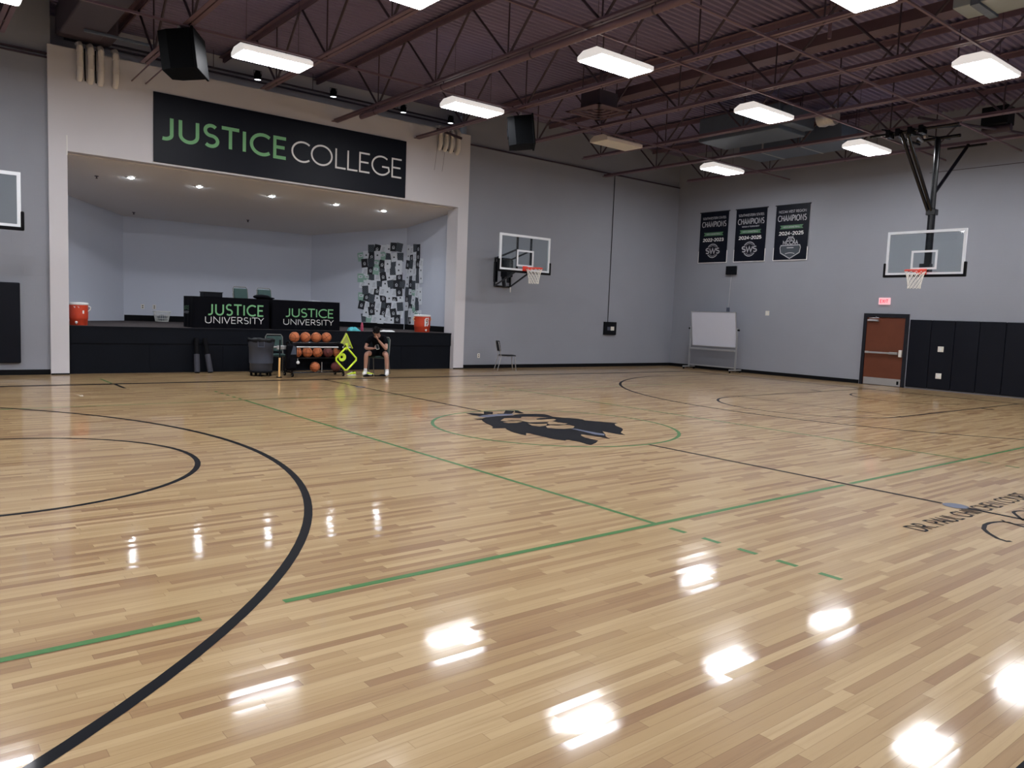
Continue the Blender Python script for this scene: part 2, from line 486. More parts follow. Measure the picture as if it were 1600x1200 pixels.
M['paper'] = mat('white_paper', lin(222, 227, 234), rough=.8, var=.04)
M['paperblack'] = mat('black_print', lin(24, 27, 36), rough=.6, var=.1)
M['paperdark'] = mat('charcoal_print', lin(62, 70, 78), rough=.7, var=.1)
M['papergreen'] = mat('pale_green_print', lin(150, 186, 172), rough=.7, var=.06)
M['whiteboard'] = mat('whiteboard_face', lin(210, 213, 226), rough=.3, var=.02)
M['duct'] = mat('galvanised_duct', lin(94, 106, 124), rough=.5, metal=.3, var=.1)
M['ductpaint'] = mat('maroon_painted_duct', lin(92, 72, 82), rough=.55, var=.1)
M['ductdark'] = mat('dark_painted_duct', lin(62, 54, 66), rough=.55, var=.1)
M['ductpale'] = mat('pale_duct_jacket', lin(150, 162, 170), rough=.5, var=.06)
M['foil'] = mat('foil_insulation', lin(196, 198, 206), rough=.3, metal=.5, var=.2, scale=14, bump=.6, bscale=20)
M['plate'] = mat('cream_switch_plate', lin(222, 218, 208), rough=.5, var=.03)
M['exit'] = emit('exit_sign_glow', (1.0, .56, .60), .34)
M['exitred'] = emit('exit_letters_glow', (1.0, .12, .18), .36)
M['foam'] = mat('grey_foam', lin(62, 64, 74), rough=.85, var=.12)
M['bulb'] = emit('stage_bulb', (.86, .93, 1.0), 60.0)
M['parlens'] = emit('spotlight_lens', (.9, .95, 1.0), 3.0)

def glass_mat():
    m = bpy.data.materials.new('backboard_glass'); m.use_nodes = True
    nt = m.node_tree; nt.nodes.remove(nt.nodes['Principled BSDF'])
    t = nt.nodes.new('ShaderNodeBsdfTransparent'); t.inputs[0].default_value = (.90, .94, .95, 1)
    g = nt.nodes.new('ShaderNodeBsdfGlossy'); g.inputs['Roughness'].default_value = .03
    mx = nt.nodes.new('ShaderNodeMixShader'); mx.inputs[0].default_value = .05
    nt.links.new(t.outputs[0], mx.inputs[1]); nt.links.new(g.outputs[0], mx.inputs[2])
    nt.links.new(mx.outputs[0], nt.nodes['Material Output'].inputs[0])
    return m
M['glass'] = glass_mat()

# ================================================================== THE ROOM
XL, XR, YF, YB = -14.92, 14.92, -10.4, 10.2      # left wall, right wall, near wall, stage wall
ZD = 7.58                                        # roof deck
def shell(name, label, m, a, b):
    return struct(MB(((a[0]+b[0])/2, (a[1]+b[1])/2, a[2])).box(a, b).build(name, m), label, name.split('_')[0])

floor = struct(MB((0, 0, 0)).box((XL-.3, YF-.3, -.2), (XR+.3, YB+.6, 0)).build('floor', M['floor']), 'glossy maple strip gym floor with painted court lines', 'floor')
shell('wall_right', 'grey painted wall with three champion banners and door', M['wall'], (XR, YF, 0), (XR+.3, YB+1.6, 8))
shell('wall_left', 'grey gym wall beyond the left edge of the photo', M['wall'], (XL-.3, YF, 0), (XL, YB+1.6, 8))
shell('wall_front', 'grey gym wall behind the camera', M['wall'], (XL-.3, YF-.3, 0), (XR+.3, YF, 8))
mb = MB((0, YB, 0))
mb.box((XL, YB, 0), (-4.95, YB+.3, 6.45)); mb.box((5.42, YB, 0), (XR, YB+.3, 6.47))
mb.box((XL, YB+.04, 6.45), (-4.95, YB+.3, 8)); mb.box((5.42, YB+.04, 6.47), (XR, YB+.3, 8))
struct(mb.build('wall_back', M['wall']), 'grey painted wall on both sides of the stage', 'wall')
# proscenium: piers and header
PY = 10.13
mb = MB((0, PY, 0))
mb.box((-5.02, PY, 0), (-4.68, YB+.45, 6.70))
mb.box((5.14, PY, 0), (5.50, YB+.45, 6.70))
mb.box((-4.68, PY, 4.63), (5.14, YB+.45, 6.70))
struct(mb.build('wall_proscenium', M['drywall']), 'off-white proscenium wall framing the stage opening', 'wall')
struct(MB((0, 11.3, 6.3)).box((-5.4, 11.25, 5.0), (5.9, 11.5, 8)).build('wall_upper', M['drywall']), 'grey upper wall seen above the proscenium', 'wall')
struct(MB((0, 11, 5)).box((-5.4, YB+.45, 4.95), (5.9, 11.3, 5.05)).build('ceiling_ledge', M['drywall']), 'plain ledge behind the top of the proscenium', 'ceiling')
# thin trims along the wall ledges
def trim(n, label, m, a, b):
    return struct(MB(((a[0]+b[0])/2, (a[1]+b[1])/2, a[2])).box(a, b).build('trim_%d' % n, m), label, 'trim')
trim(1, 'dark ledge line along the stage wall right of the stage', M['steeld'], (5.5, YB-.03, 6.44), (XR, YB+.05, 6.48))
trim(2, 'dark ledge line along the stage wall left of the stage', M['steeld'], (XL, YB-.03, 6.42), (-5.02, YB+.05, 6.45))
trim(3, 'upper conduit line along the stage wall left of the stage', M['steeld'], (XL, YB-.03, 6.50), (-5.02, YB+.05, 6.53))
trim(4, 'thin seam line high on the right wall behind the hoop mast', M['steeld'], (XR-.012, -6.0, 5.985), (XR, 1.45, 6.0))
trim(5, 'white corner bead on the left edge of the stage opening', M['white'], (-4.70, PY-.008, 4.55), (-4.675, PY, 4.95))
# baseboards
def base(name, label, a, b):
    return struct(MB(((a[0]+b[0])/2, (a[1]+b[1])/2, 0)).box(a, b).build(name, M['rubber']), label, 'baseboard')
base('baseboard_back_left', 'black baseboard left of the stage', (XL, YB-.012, 0), (-5.02, YB, .11))
base('baseboard_back_right', 'black baseboard between the stage and the corner', (5.5, YB-.012, 0), (XR, YB, .11))
base('baseboard_right', 'black baseboard along the right wall up to the door', (XR-.012, 3.0, 0), (XR, YB, .11))
base('baseboard_pier_left', 'dark strip at the foot of the left pier', (-5.02, PY-.006, 0), (-4.68, PY, .03))
base('baseboard_pier_right', 'dark strip at the foot of the right pier', (5.14, PY-.006, 0), (5.5, PY, .03))
# roof deck: corrugated sheet, ribs along X
mb = MB((0, 0, ZD)); P = .152; y = YF-.2
prof = []
while y < 11.5:
    prof += [(y, ZD), (y+.055, ZD), (y+.075, ZD+.045), (y+.13, ZD+.045)]
    y += P
n = len(prof)
vs = [(XL-.2, a, z) for a, z in prof]+[(XR+.2, a, z) for a, z in prof]
mb.add(vs, [(i, i+1, n+i+1, n+i) for i in range(n-1)])
mb.box((XL-.2, YF-.2, ZD+.1), (XR+.2, 11.6, ZD+.2))
struct(mb.build('ceiling', M['deck']), 'maroon corrugated metal roof deck', 'ceiling')

# ------------------------------------------------------------------ stage
SZ = 1.03
def sc_z(y): return 4.63-.107*(y-10.2)
sp = [(-5.05, 10.55), (-5.05, 13.1), (-2.33, 16.05), (3.39, 16.05), (5.44, 13.4), (5.44, 10.55)]
mb = MB((0, 13, SZ))
mb.prism([(-4.68, 10.3), (5.14, 10.3), (5.14, 10.55), (5.6, 10.55), (5.6, 16.2), (-5.2, 16.2), (-5.2, 10.55), (-4.68, 10.55)], (0,0,SZ), (1,0,0), (0,1,0), (0,0,-.12))
struct(mb.build('floor_stage', M['carpet']), 'dark carpeted stage floor', 'floor')
mb = MB((0, 10.3, 0))
mb.box((-4.68, 10.30, 0), (5.14, 10.42, .90)); mb.box((-4.68, 10.275, .66), (5.14, 10.31, 1.025))
for k in range(1, 6):
    x = -4.68+9.82*k/6
    mb.box((x-.012, 10.292, .05), (x+.012, 10.31, .66))
mb.box((-4.68, 10.26, .99), (5.14, 10.31, 1.03))
struct(mb.build('wall_stage_front', M['stagefront']), 'black panelled front of the raised stage', 'wall')
names = ['wall_stage_left', 'wall_stage_splay_left', 'wall_stage_back', 'wall_stage_splay_right', 'wall_stage_right']
labs = ['pale side wall on the left of the stage', 'angled pale wall at the left rear of the stage', 'pale rear wall of the stage', 'angled pale wall behind the paper collage', 'pale side wall on the right of the stage']
for i in range(5):
    a, b = Vector(sp[i]), Vector(sp[i+1])
    d = (b-a).normalized(); nrm = Vector((-d.y, d.x))   # outward
    mb = MB((a.x, a.y, SZ)); mb.prism([(0, SZ-.05), ((b-a).length, SZ-.05), ((b-a).length, sc_z(b.y)+.1), (0, sc_z(a.y)+.1)], (a.x, a.y, 0), (d.x, d.y, 0), (0,0,1), (nrm.x*.12, nrm.y*.12, 0))
    struct(mb.build(names[i], M['stagewall']), labs[i], 'wall')
    if i >= 2:
        mb = MB((a.x, a.y, SZ)); mb.prism([(0.02, SZ), ((b-a).length-.02, SZ), ((b-a).length-.02, SZ+.17), (.02, SZ+.17)], (a.x, a.y, 0), (d.x, d.y, 0), (0,0,1), (-nrm.x*.015, -nrm.y*.015, 0))
        struct(mb.build(['', '', 'baseboard_stage_back', 'baseboard_stage_splay', 'baseboard_stage_right'][i], M['rubber']), 'black baseboard along the ' + ['', '', 'rear stage wall', 'collage wall of the stage', 'right stage wall'][i], 'baseboard')
mb = MB((0, 13, 4.4))
c = [(-5.3, 10.4), (5.7, 10.4), (5.7, 16.3), (-5.3, 16.3)]
mb.add([(x, y, sc_z(y)) for x, y in c]+[(x, y, sc_z(y)+.1) for x, y in c], [(0,3,2,1), (4,5,6,7), (0,1,5,4), (1,2,6,5), (2,3,7,6), (3,0,4,7)])
struct(mb.build('ceiling_stage', M['stageceil']), 'sloped plaster ceiling over the stage with downlights', 'ceiling')

# ------------------------------------------------------------------ painted court lines (parts of the floor)
Z0 = .0015
def F3(x, y, z=Z0): return Vector((x, y, z))
def line(mb, x0, y0, x1, y1, wd):
    ribbon(mb, [(x0, y0), (x1, y1)], wd, F3)
def fpart(name, mb, m, label=None):
    o = mb.build(name, m, floor)
    if label: o['label'] = label
    return o
k = .065
mb = MB(); line(mb, XL+1.7, 7.86, 13.1, 7.86, .16); fpart('sideline', mb, M['lineblack'], 'black painted sideline near the stage')
mb = MB(); line(mb, -13.1, -7.62, 13.1, -7.62, .16); fpart('sideline', mb, M['lineblack'], 'black painted sideline on the camera side')
for s in (1, -1):
    mb = MB(); line(mb, s*13.1, -7.62, s*13.1, 7.86, .11); fpart('baseline', mb, M['lineblack'])
    cx = s*11.34; R = 6.80
    a0 = math.degrees(math.asin(6.60/R))
    pts = [(s*13.1, 6.60)]+[(cx-s*R*math.cos(math.radians(a)), R*math.sin(math.radians(a))) for a in [a0-(2*a0)*i/72 for i in range(73)]]+[(s*13.1, -6.60)]
    mb = MB(); ribbon(mb, pts, k, F3); fpart('three_point_line', mb, M['lineblack'])
    fx = s*7.05
    mb = MB()
    ribbon(mb, [(s*13.1, 1.83), (fx, 1.83)]+[(fx-s*1.83*math.sin(PI*i/36), 1.83*math.cos(PI*i/36)) for i in range(37)]+[(fx, -1.83), (s*13.1, -1.83)], .055, F3)
    fpart('free_throw_lane', mb, M['lineblack'])
    mb = MB(); line(mb, fx+s*.1, -1.8, fx+s*.1, 1.8, .04); fpart('free_throw_line', mb, M['lineblack'])
    for t in (1, -1):
        mb = MB(); line(mb, s*10.78, t*1.86, s*10.78, t*2.12, .12); fpart('lane_mark', mb, M['lineblack'])
    mb = MB(); ribbon(mb, [(cx-s*1.22*math.sin(PI*i/28), 1.22*math.cos(PI*i/28)) for i in range(29)], .05, F3); fpart('restricted_arc', mb, M['lineblack'])
mb = MB(); line(mb, 0, 1.84, 0, 7.86, .055); line(mb, 0, -5.45, 0, -1.84, .055); line(mb, 0, -7.62, 0, -5.62, .055)
fpart('halfcourt_line', mb, M['lineblack'])
mb = MB(); line(mb, -4.3, 7.0, -4.3, 7.8, .06); fpart('coaching_box_mark', mb, M['lineblack'])
mb = MB(); line(mb, -4.32, 8.0, -4.32, 9.0, .04); fpart('box_line', mb, M['linegreen'])
mb = MB(); ribbon(mb, arc(0, 0, 1.81, 1.81, 0, 360, 96), .05, F3); fpart('center_circle', mb, M['linegreen'], 'green painted centre circle')
mb = MB()
line(mb, -9, -4.52, -6.50, -4.52, .052); line(mb, -6.06, -4.52, -.06, -4.52, .052); line(mb, .06, -4.52, 6.1, -4.52, .052); line(mb, 6.5, -4.52, 9, -4.52, .052)
fpart('volleyball_sideline', mb, M['linegreen'], 'green volleyball sideline nearest the camera')
mb = MB(); line(mb, -9, 4.52, 9, 4.52, .04); fpart('volleyball_sideline', mb, M['linegreen'], 'faint green volleyball sideline toward the stage')
for s in (-1, 1):
    mb = MB(); line(mb, s*2.99, -4.5, s*2.99, 4.52, .05); fpart('attack_line', mb, M['linegreen'])
    for t in (-1, 1):
        for i in range(5):
            y0 = (4.66+.312*i); 
            mb = MB(); line(mb, s*2.99, t*y0, s*2.99, t*(y0+.152), .05); fpart('attack_line_dash', mb, M['linegreen'])
for yy in (-5.57, 6.05):
    mb = MB(); ribbon(mb, arc(0, yy, .055, .055, 0, 360, 16), .11, lambda x, y: F3(x, y, .003)); fpart('post_sleeve_cover', mb, M['linegrey'], 'silver cover plate over a net post sleeve')
# floor lettering along the halfcourt line
mb = MB(); text(mb, 'DR. PAUL CHINCHEN COURT', (-1.25, -5.835, Z0+.0005), (1,0,0), (0,1,0), .185, 2.50, t=.125, sp=.13)
fpart('court_lettering', mb, M['lineblack'])
def onfloor(px, py):
    d = fw + rt*((px-800)/F_PX) - up*((py-600)/F_PX)
    t = (Z0-CAM.z)/d.z
    return CAM+d*t
# brush-script signature under the lettering, and the lion crest: shapes measured off the photo onto the floor plane
SIG = [[(180.0,105.6),(172.5,105.6),(158.8,101.3),(143.8,92.5),(136.9,86.3),(138.8,80),(146,77),(156,75.5),(165,75),(176,76),(186,79.5),(200,83.2),(214,85)],
       [(165,72.3),(168,74),(171.5,75.8),(178,77.5),(190,79.2),(206,79.5)],
       [(200,73.4),(194,69.5),(184,61.5),(183.5,59.8),(187,58.6),(195,58.1),(205,58.5),(212,62),(209,68),(200,72),(196,70.5)],
       [(199,54.5),(206,57),(214,62),(224,68)]]
mb = MB()
for j, pl in enumerate(SIG):
    q = [onfloor(1400+x, 740+y) for x, y in pl]
    ribbon(mb, [(p.x, p.y) for p in q], (.036, .022, .03, .03)[j], F3)
fpart('court_signature', mb, M['lineblack'])
def z6(l): return [tuple(onfloor(720+x/5.926, 620+y/5.926))[:2] for x, y in l]
LION = [(190,205),(228,192),(330,180),(480,174),(500,166),(560,158),(700,158),(760,160),(800,166),(850,184),(940,193),(1060,200),(1120,208),(1150,218),(1300,231),(1455,243),(1425,252),(1432,266),(1490,290),(1502,304),(1482,332),(1525,356),(1440,345),(1310,318),(1338,348),(1340,366),(1384,393),(1250,366),(1115,348),(1112,358),(1150,377),(1272,406),(1250,428),(1205,447),(1165,440),(1100,418),(1000,400),(975,400),(968,407),(850,390),(720,360),(640,340),(606,336),(604,358),(560,350),(480,328),(430,306),(412,291),(300,294),(286,288),(298,282),(285,268),(240,250),(200,225)]
FACE = [(366,222),(402,198),(470,196),(556,196),(562,186),(600,183),(700,184),(812,193),(740,196),(700,204),(704,211),(740,212),(862,205),(884,212),(850,226),(902,238),(992,246),(962,257),(880,256),(822,256),(800,244),(816,232),(730,236),(642,238),(560,222),(470,217),(440,221),(420,226)]
EYE = [(388,236),(440,226),(500,224),(572,230),(520,241),(440,243)]
MUZ = [(620,246),(700,252),(800,248),(792,266),(730,275),(660,266)]
CHIN = [(788,272),(830,262),(900,266),(1002,260),(1054,274),(1040,290),(960,297),(880,294),(800,288)]
mb = MB(); mb.holes([z6(l) for l in (LION, FACE, EYE, MUZ, CHIN)], lambda x, y: F3(x, y, .0025))
for l in ([(45,154),(90,150),(208,158),(262,166),(180,180),(120,172),(90,164)], [(214,136),(298,140),(294,162),(214,160)], [(330,156),(396,157),(415,125),(498,131),(474,156),(420,162),(360,166)], [(500,126),(530,128),(585,151),(548,154),(500,148)], [(118,205),(234,200),(196,214),(150,211)]):
    mb.holes([z6(l)], lambda x, y: F3(x, y, .0025))
fpart('lion_crest', mb, M['lineblack'], 'black lion head crest painted in the centre circle')
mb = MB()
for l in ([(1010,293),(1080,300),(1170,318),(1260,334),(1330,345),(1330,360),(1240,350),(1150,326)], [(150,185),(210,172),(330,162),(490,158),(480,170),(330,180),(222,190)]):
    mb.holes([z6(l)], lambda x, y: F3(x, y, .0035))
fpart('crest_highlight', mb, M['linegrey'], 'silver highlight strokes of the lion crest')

# ------------------------------------------------------------------ roof joists
ZB, ZT = 6.3, 7.5
JX = [-13.25, -10.83, -8.41, -5.99, -3.57, -1.15, 1.27, 3.69, 6.11, 8.53, 10.95, 13.37]
NODES = [7.9-2.4*i for i in range(8)]
def web_mesh(y0, z0, y1, z1, r, name):
    return MB().tube([(0, y0, z0), (0, y1, z1)], r, 6).mesh(name, M['steeld'])
wm_v = web_mesh(0, ZB, 0, ZT, .016, 'web_vertical')
wm_a = web_mesh(0, ZB, 1.2, ZT, .024, 'web_diagonal')
wm_b = web_mesh(0, ZB, -1.2, ZT, .024, 'web_diagonal')
def angle_pair(mb, z, s, y0, y1, leg=.075):
    g = .012
    for d in (1, -1):
        mb.box((min(d*g, d*(g+leg)), y0, z-.004), (max(d*g, d*(g+leg)), y1, z+.008))
        mb.box((min(d*g, d*(g+.009)), y0, min(z, z+s*leg)), (max(d*g, d*(g+.009)), y1, max(z, z+s*leg)))
bots = {}
mb = MB(); angle_pair(mb, ZB, 1, YF+.1, 8.6); m_bot = mb.mesh('bottom_chord', M['steel'])
mb = MB(); angle_pair(mb, ZB, 1, YF+.1, 10.12); m_bot_long = mb.mesh('bottom_chord', M['steel'])
mb = MB(); angle_pair(mb, ZT+.03, -1, YF+.1, 11.2, .10); m_top = mb.mesh('top_chord', M['steel'])
mb = MB(); angle_pair(mb, ZT+.03, -1, YF+.1, 10.2, .10); m_top_s = mb.mesh('top_chord', M['steel'])
ordw = ['first', 'second', 'third', 'fourth', 'fifth', 'sixth', 'seventh', 'eighth', 'ninth', 'tenth', 'eleventh', 'twelfth', 'thirteenth', 'fourteenth']
for i, x in enumerate(JX):
    j = len(JX)-1-i
    lab = 'maroon open-web roof joist running away from the stage wall, %s from the right wall' % ordw[j]
    if x < -5: lab = 'maroon open-web roof joist outside the photo, over the left end of the court'
    t = thing('roof_joist', lab, 'roof joist', (x, 0, 0), 0, 'open-web roof joists')
    stage = -5 < x < 5.4
    for nm, me in (('bottom_chord', m_bot_long if x in (1.27, 3.69, 10.95) else m_bot), ('top_chord', m_top if stage else m_top_s)):
        o = bpy.data.objects.new(nm, me); COL.objects.link(o); o.parent = t
    for y in NODES:
        for nm, me in (('web_vertical', wm_v), ('web_diagonal', wm_a), ('web_diagonal', wm_b)):
            o = bpy.data.objects.new(nm, me); COL.objects.link(o); o.parent = t; o.location = (0, y, 0)
# bridging bars running across the joists
BR = [(5.75, 6.27), (-.78, 6.27), (-2.95, 6.27), (1.05, 6.27), (-5.6, 6.27)]
bl = ['just in front of the hanging speakers', 'across the middle of the ceiling, past the hoop mast', 'toward the camera, above the nearer lit row', 'over the centre circle', 'over the camera side of the court']
for (y, z), l in zip(BR, bl):
    mb = MB((0, y, z)); mb.box((XL, y-.02, z-.002), (XR, y+.02, z+.004)); mb.box((XL, y-.003, z-.0), (XR, y+.003, z+.04))
    tag(mb.build('bridging_bar', M['steel']), 'maroon bridging angle crossing the joists %s' % l, 'bridging bar', 'bridging bars')
# thick sprinkler main under one joist, with hangers
t = thing('sprinkler_main', 'thick maroon pipe running under the joist above the stage banner', 'pipe', (1.27, 0, 6.19))
MB().tube([(0, YF+.1, 0), (0, 8.7, 0)], .062, 14).build('pipe', M['steel'], t)
for y in (-6, -3.2, -.4, 2.4, 5.2, 8.0):
    MB().tube([(0, y, .055), (0, y, .115)], .012, 6).lathe([(.07, -.02), (.07, .02)], (0, y, 0), 14, 'y', cap=False).build('hanger', M['steeld'], t)
t = thing('roof_drain_pipe', 'short maroon drop pipe hanging between joists at upper right', 'pipe', (4.9, -1.1, 6.5))
MB().tube([(0, 0, 0), (0, 0, 1.07)], .03, 8).build('pipe', M['steel'], t)

# ------------------------------------------------------------------ ceiling lights
def make_light(lit):
    hl, hw, h = .665, .31, .15
    t = thing('ceiling_light', '', 'ceiling light', (0, 0, 6.15))
    mb = MB()
    # shallow housing with bowed short ends
    sec = [(-hw, 0), (-hw, .075), (-hw*.55, h), (hw*.55, h), (hw, .075), (hw, 0)]
    mb.prism([(y, z+.0) for y, z in sec], (-hl, 0, 0), (0,1,0), (0,0,1), (2*hl, 0, 0))
    mb.build('housing', M['housing_lit'] if lit else M['fixture'], t)
    mb = MB(); mb.cbox((-hl+.025, -hw+.025, -.012), (hl-.025, hw-.025, .004), .004)
    mb.build('lens', M['lens_on'] if lit else M['lens_off'], t)
    for sx in (-1, 1):
        MB().tube([(sx*.5, 0, h), (sx*.5, 0, ZD-6.15)], .005, 5).build('hanger_cable', M['steeld'], t)
    return t
lit0 = make_light(True); off0 = make_light(False); used = False
LX = [-11.25, -6.6, -1.95, 2.65, 7.3, 11.85]; LY = [6.1, 1.7, -2.7, -7.1]
LL = {(2,0): 'lit ceiling light above the left half of the stage banner, right of the left speaker',
      (1,0): 'lit ceiling light cut off at the top left corner of the photo',
      (3,0): 'lit ceiling light just left of the right hanging speaker', (4,0): 'unlit cream ceiling light below the square air diffuser',
      (5,0): 'lit ceiling light nearest the far corner, above the champion banners', (2,1): 'lit ceiling light cut by the top edge of the photo, left of the thick pipe',
      (3,1): 'lit ceiling light right of the thick pipe, in the upper middle', (4,1): 'lit ceiling light in front of the hanging air unit, left of the hoop mast',
      (5,1): 'lit ceiling light beside the top of the hoop mast', (3,2): 'lit ceiling light cut by the top edge of the photo, left of the pale duct', (4,2): 'lit ceiling light at the right edge of the photo'}
for ix, x in enumerate(LX):
    for iy, y in enumerate(LY):
        if (ix, iy) == (4, 0): t = off0
        elif not used: t = lit0; used = True
        else: t = copy_tree(lit0)
        t.location = (x, y, 6.15); t['group'] = 'rectangular ceiling lights'
        t['label'] = LL.get((ix, iy), 'lit ceiling light outside the photo, over the near or left part of the gym')
# slight real differences in hanging height are below notice, so none are made

# ------------------------------------------------------------------ air ducts, diffuser, units
t = thing('air_diffuser', 'square maroon air diffuser on a drop box, centre of the ceiling', 'air vent', (5.42, 4.9, 6.42))
mb = MB()
for i in range(4):
    a = .55-.12*i
    for q in (((-a, -a), (a, -a+.1)), ((-a, a-.1), (a, a)), ((-a, -a), (-a+.1, a)), ((a-.1, -a), (a, a))):
        mb.box((q[0][0], q[0][1], .02*i), (q[1][0], q[1][1], .02*i+.015))
mb.build('louvre', M['ductpaint'], t)
MB().box((-.30, -.30, .1), (.30, .30, .42)).build('drop_box', M['ductdark'], t)
tag(MB((6.55, 0, 7.0)).box((6.36, YF+.2, 7.0), (6.74, 5.3, 7.2)).build('air_duct', M['ductpaint']), 'long maroon painted duct running between joists right of centre', 'duct')
for x, y in ((-.28, -.28), (.28, -.28), (-.28, .28), (.28, .28)): MB().tube([(x, y, .42), (x, y, ZD-6.42)], .012, 5).build('hanger_rod', M['steeld'], t)
t = thing('air_unit', 'blue-grey air handling unit hung above the far lights', 'air unit', (10.0, 3.9, 6.42))
MB().cbox((-.60, -1.2, 0), (.60, 1.2, .62), .02).build('casing', M['duct'], t)
MB().cbox((-.5, -1.5, .1), (.5, -1.2, .55), .02).build('outlet_collar', M['duct'], t)
MB().lathe([(.20, 0), (.22, .12), (.20, .22), (.22, .32), (.20, .42)], (.3, -1.75, .3), 16, 'y').build('foil_duct', M['foil'], t)
for x, y in ((-.55, -1.1), (.55, -1.1), (-.55, 1.1), (.55, 1.1)):
    MB().tube([(x, y, .62), (x, y, ZD-6.42)], .01, 5).build('hanger_rod', M['steeld'], t)
t = thing('return_duct', 'blue-grey flat duct hung low beside the right wall', 'duct', (12.2, 3.8, 6.45))
MB().cbox((-.55, -1.5, 0), (.55, 1.6, .5), .02).build('casing', M['duct'], t)
MB().box((-.56, -.4, -.01), (.56, -.35, .51)).box((-.56, .8, -.01), (.56, .85, .51)).build('flange', M['alu'], t)
for x, y in ((-.5, -1.3), (.5, -1.3), (-.5, 1.4), (.5, 1.4)):
    MB().tube([(x, y, .5), (x, y, ZD-6.45)], .01, 5).build('hanger_rod', M['steeld'], t)
t = thing('pale_duct', 'pale grey square duct cut off at the top right corner', 'duct', (5.2, -5.2, 6.45))
MB().cbox((-.3, -3.4, 0), (.35, 1.75, .5), .01).build('casing', M['ductpale'], t)
MB().cbox((-.26, 1.87, .02), (.31, 2.15, .48), .01).build('end_section', M['ductpale'], t)
MB().box((-.34, 1.75, -.03), (.40, 1.87, .53)).build('flange', M['duct'], t)
MB().tube([(-.1, 1.95, .5), (-.1, 1.95, ZD-6.45)], .02, 6).build('hanger_rod', M['fixture'], t)
t = thing('dark_duct', 'dark painted duct bending along the top left above the left pier', 'duct', (-4.75, 8.2, 6.75))
mb = MB()
mb.cbox((-.18, -3.5, 0), (.55, 1.2, .7), .03); mb.build('casing', M['ductdark'], t)
MB().cbox((-.12, 1.2, .15), (.9, 2.0, .74), .05).build('elbow', M['ductdark'], t)
MB().cbox((.15, .55, -.05), (1.4, .62, .0), .01).build('support_bar', M['duct'], t)

# ------------------------------------------------------------------ hanging speakers
def speaker(x, y, z, rz, label):
    t = thing('hanging_speaker', label, 'speaker', (x, y, z), rz, 'loudspeakers hung in front of the stage')
    T = Matrix.Rotation(math.radians(-7), 4, 'X')
    mb = MB()
    poly = [(-.36, -.28), (.36, -.28), (.36, .12), (.28, .28), (-.28, .28), (-.36, .12)]
    vs = [(a, b, -.32) for a, b in poly]+[(a, b, .32) for a, b in poly]
    n = 6
    mb.add([T @ Vector(v) for v in vs], [tuple(range(5, -1, -1)), tuple(range(6, 12))]+[(i, (i+1) % n, n+(i+1) % n, n+i) for i in range(n)])
    mb.build('cabinet', M['speaker'], t)
    MB().cbox((-.39, -.325, -.35), (.39, -.28, .35), .015, T).build('grille', M['speaker'], t)
    mb = MB()
    for sx in (-.2, .2):
        mb.tube([T @ Vector((sx, .05, .32)), Vector((sx*.7, .0, 6.28-z))], .008, 6)
    mb.tube([(-.2, 0, 6.27-z), (.2, 0, 6.27-z)], .02, 8)
    mb.build('hanging_bracket', M['alu'], t)
    MB().cbox((-.12, .28, -.1), (.12, .30, .1), .006, T).build('rear_plate', M['black'], t)
    return t
speaker(-3.60, 6.0, 5.86, math.radians(58), 'black hanging speaker above the left end of the stage banner')
speaker(3.97, 6.0, 5.86, math.radians(52), 'black hanging speaker right of the stage, below the thick pipe')

# ================================================================== THINGS ON THE STAGE WALL
# big banner
by = PY-.02
t = thing('stage_banner', 'wide navy banner with green and white lettering above the stage', 'banner', (.18, by, 4.67))
MB((.18, by, 4.67)).cbox((-3.02, by-.012, 4.67), (3.37, by+.018, 6.17), .006).build('panel', M['clothnavy'], t)
mb = MB((.18, by, 4.67)); text(mb, 'JUSTICE', (-2.95, by-.0135, 5.16), (1,0,0), (0,0,1), .535, 2.98, t=.145, sp=.20); mb.build('green_lettering', M['lettergreen'], t)
mb = MB((.18, by, 4.67)); text(mb, 'COLLEGE', (.13, by-.0135, 5.16), (1,0,0), (0,0,1), .515, 3.12, t=.085, sp=.17); mb.build('white_lettering', M['letterwhite'], t)

# plastic conduit elbows poking out of the proscenium head
def elbow(x, zt, zb, label, grp):
    t = thing('conduit_elbow', label, 'conduit', (x, PY, zb), 0, grp)
    r = .055
    MB().tube([(0, -.10, zt-zb), (0, -.10, .28)], r, 14).build('pipe', M['pvc'], t)
    MB().lathe([(r*1.18, .27), (r*1.18, .37)], (0, -.10, 0), 14).build('collar', M['pvc'], t)
    MB().lathe([(r*1.18, zt-zb-.13), (r*1.18, zt-zb-.02)], (0, -.10, 0), 14).build('collar', M['pvc'], t)
    MB().tube([(0, -.10, .27), (0, -.095, .16), (0, -.07, .08), (0, .0, .03)], r*1.06, 14).build('elbow', M['pvc'], t)
    MB().tube([(0, -.10, zt-zb-.02), (0, -.06, zt-zb+.05), (0, .15, zt-zb+.09)], r, 12).build('top_bend', M['pvc'], t)
for i, (x, zb, l) in enumerate([(-4.45, 6.08, 'leftmost'), (-4.25, 6.06, 'second from left'), (-4.06, 6.06, 'third from left'), (-3.78, 6.07, 'set apart on the right')]):
    elbow(x, 6.76, zb, 'cream plastic conduit elbow above the left pier, %s of four' % l, 'conduits at the left end of the proscenium')
for i, (x, zb, l) in enumerate([(4.42, 6.12, 'leftmost'), (4.61, 6.11, 'second from left'), (4.80, 6.10, 'third from left'), (5.02, 6.08, 'rightmost')]):
    elbow(x, 6.68, zb, 'cream plastic conduit elbow above the right pier, %s of four' % l, 'conduits at the right end of the proscenium')
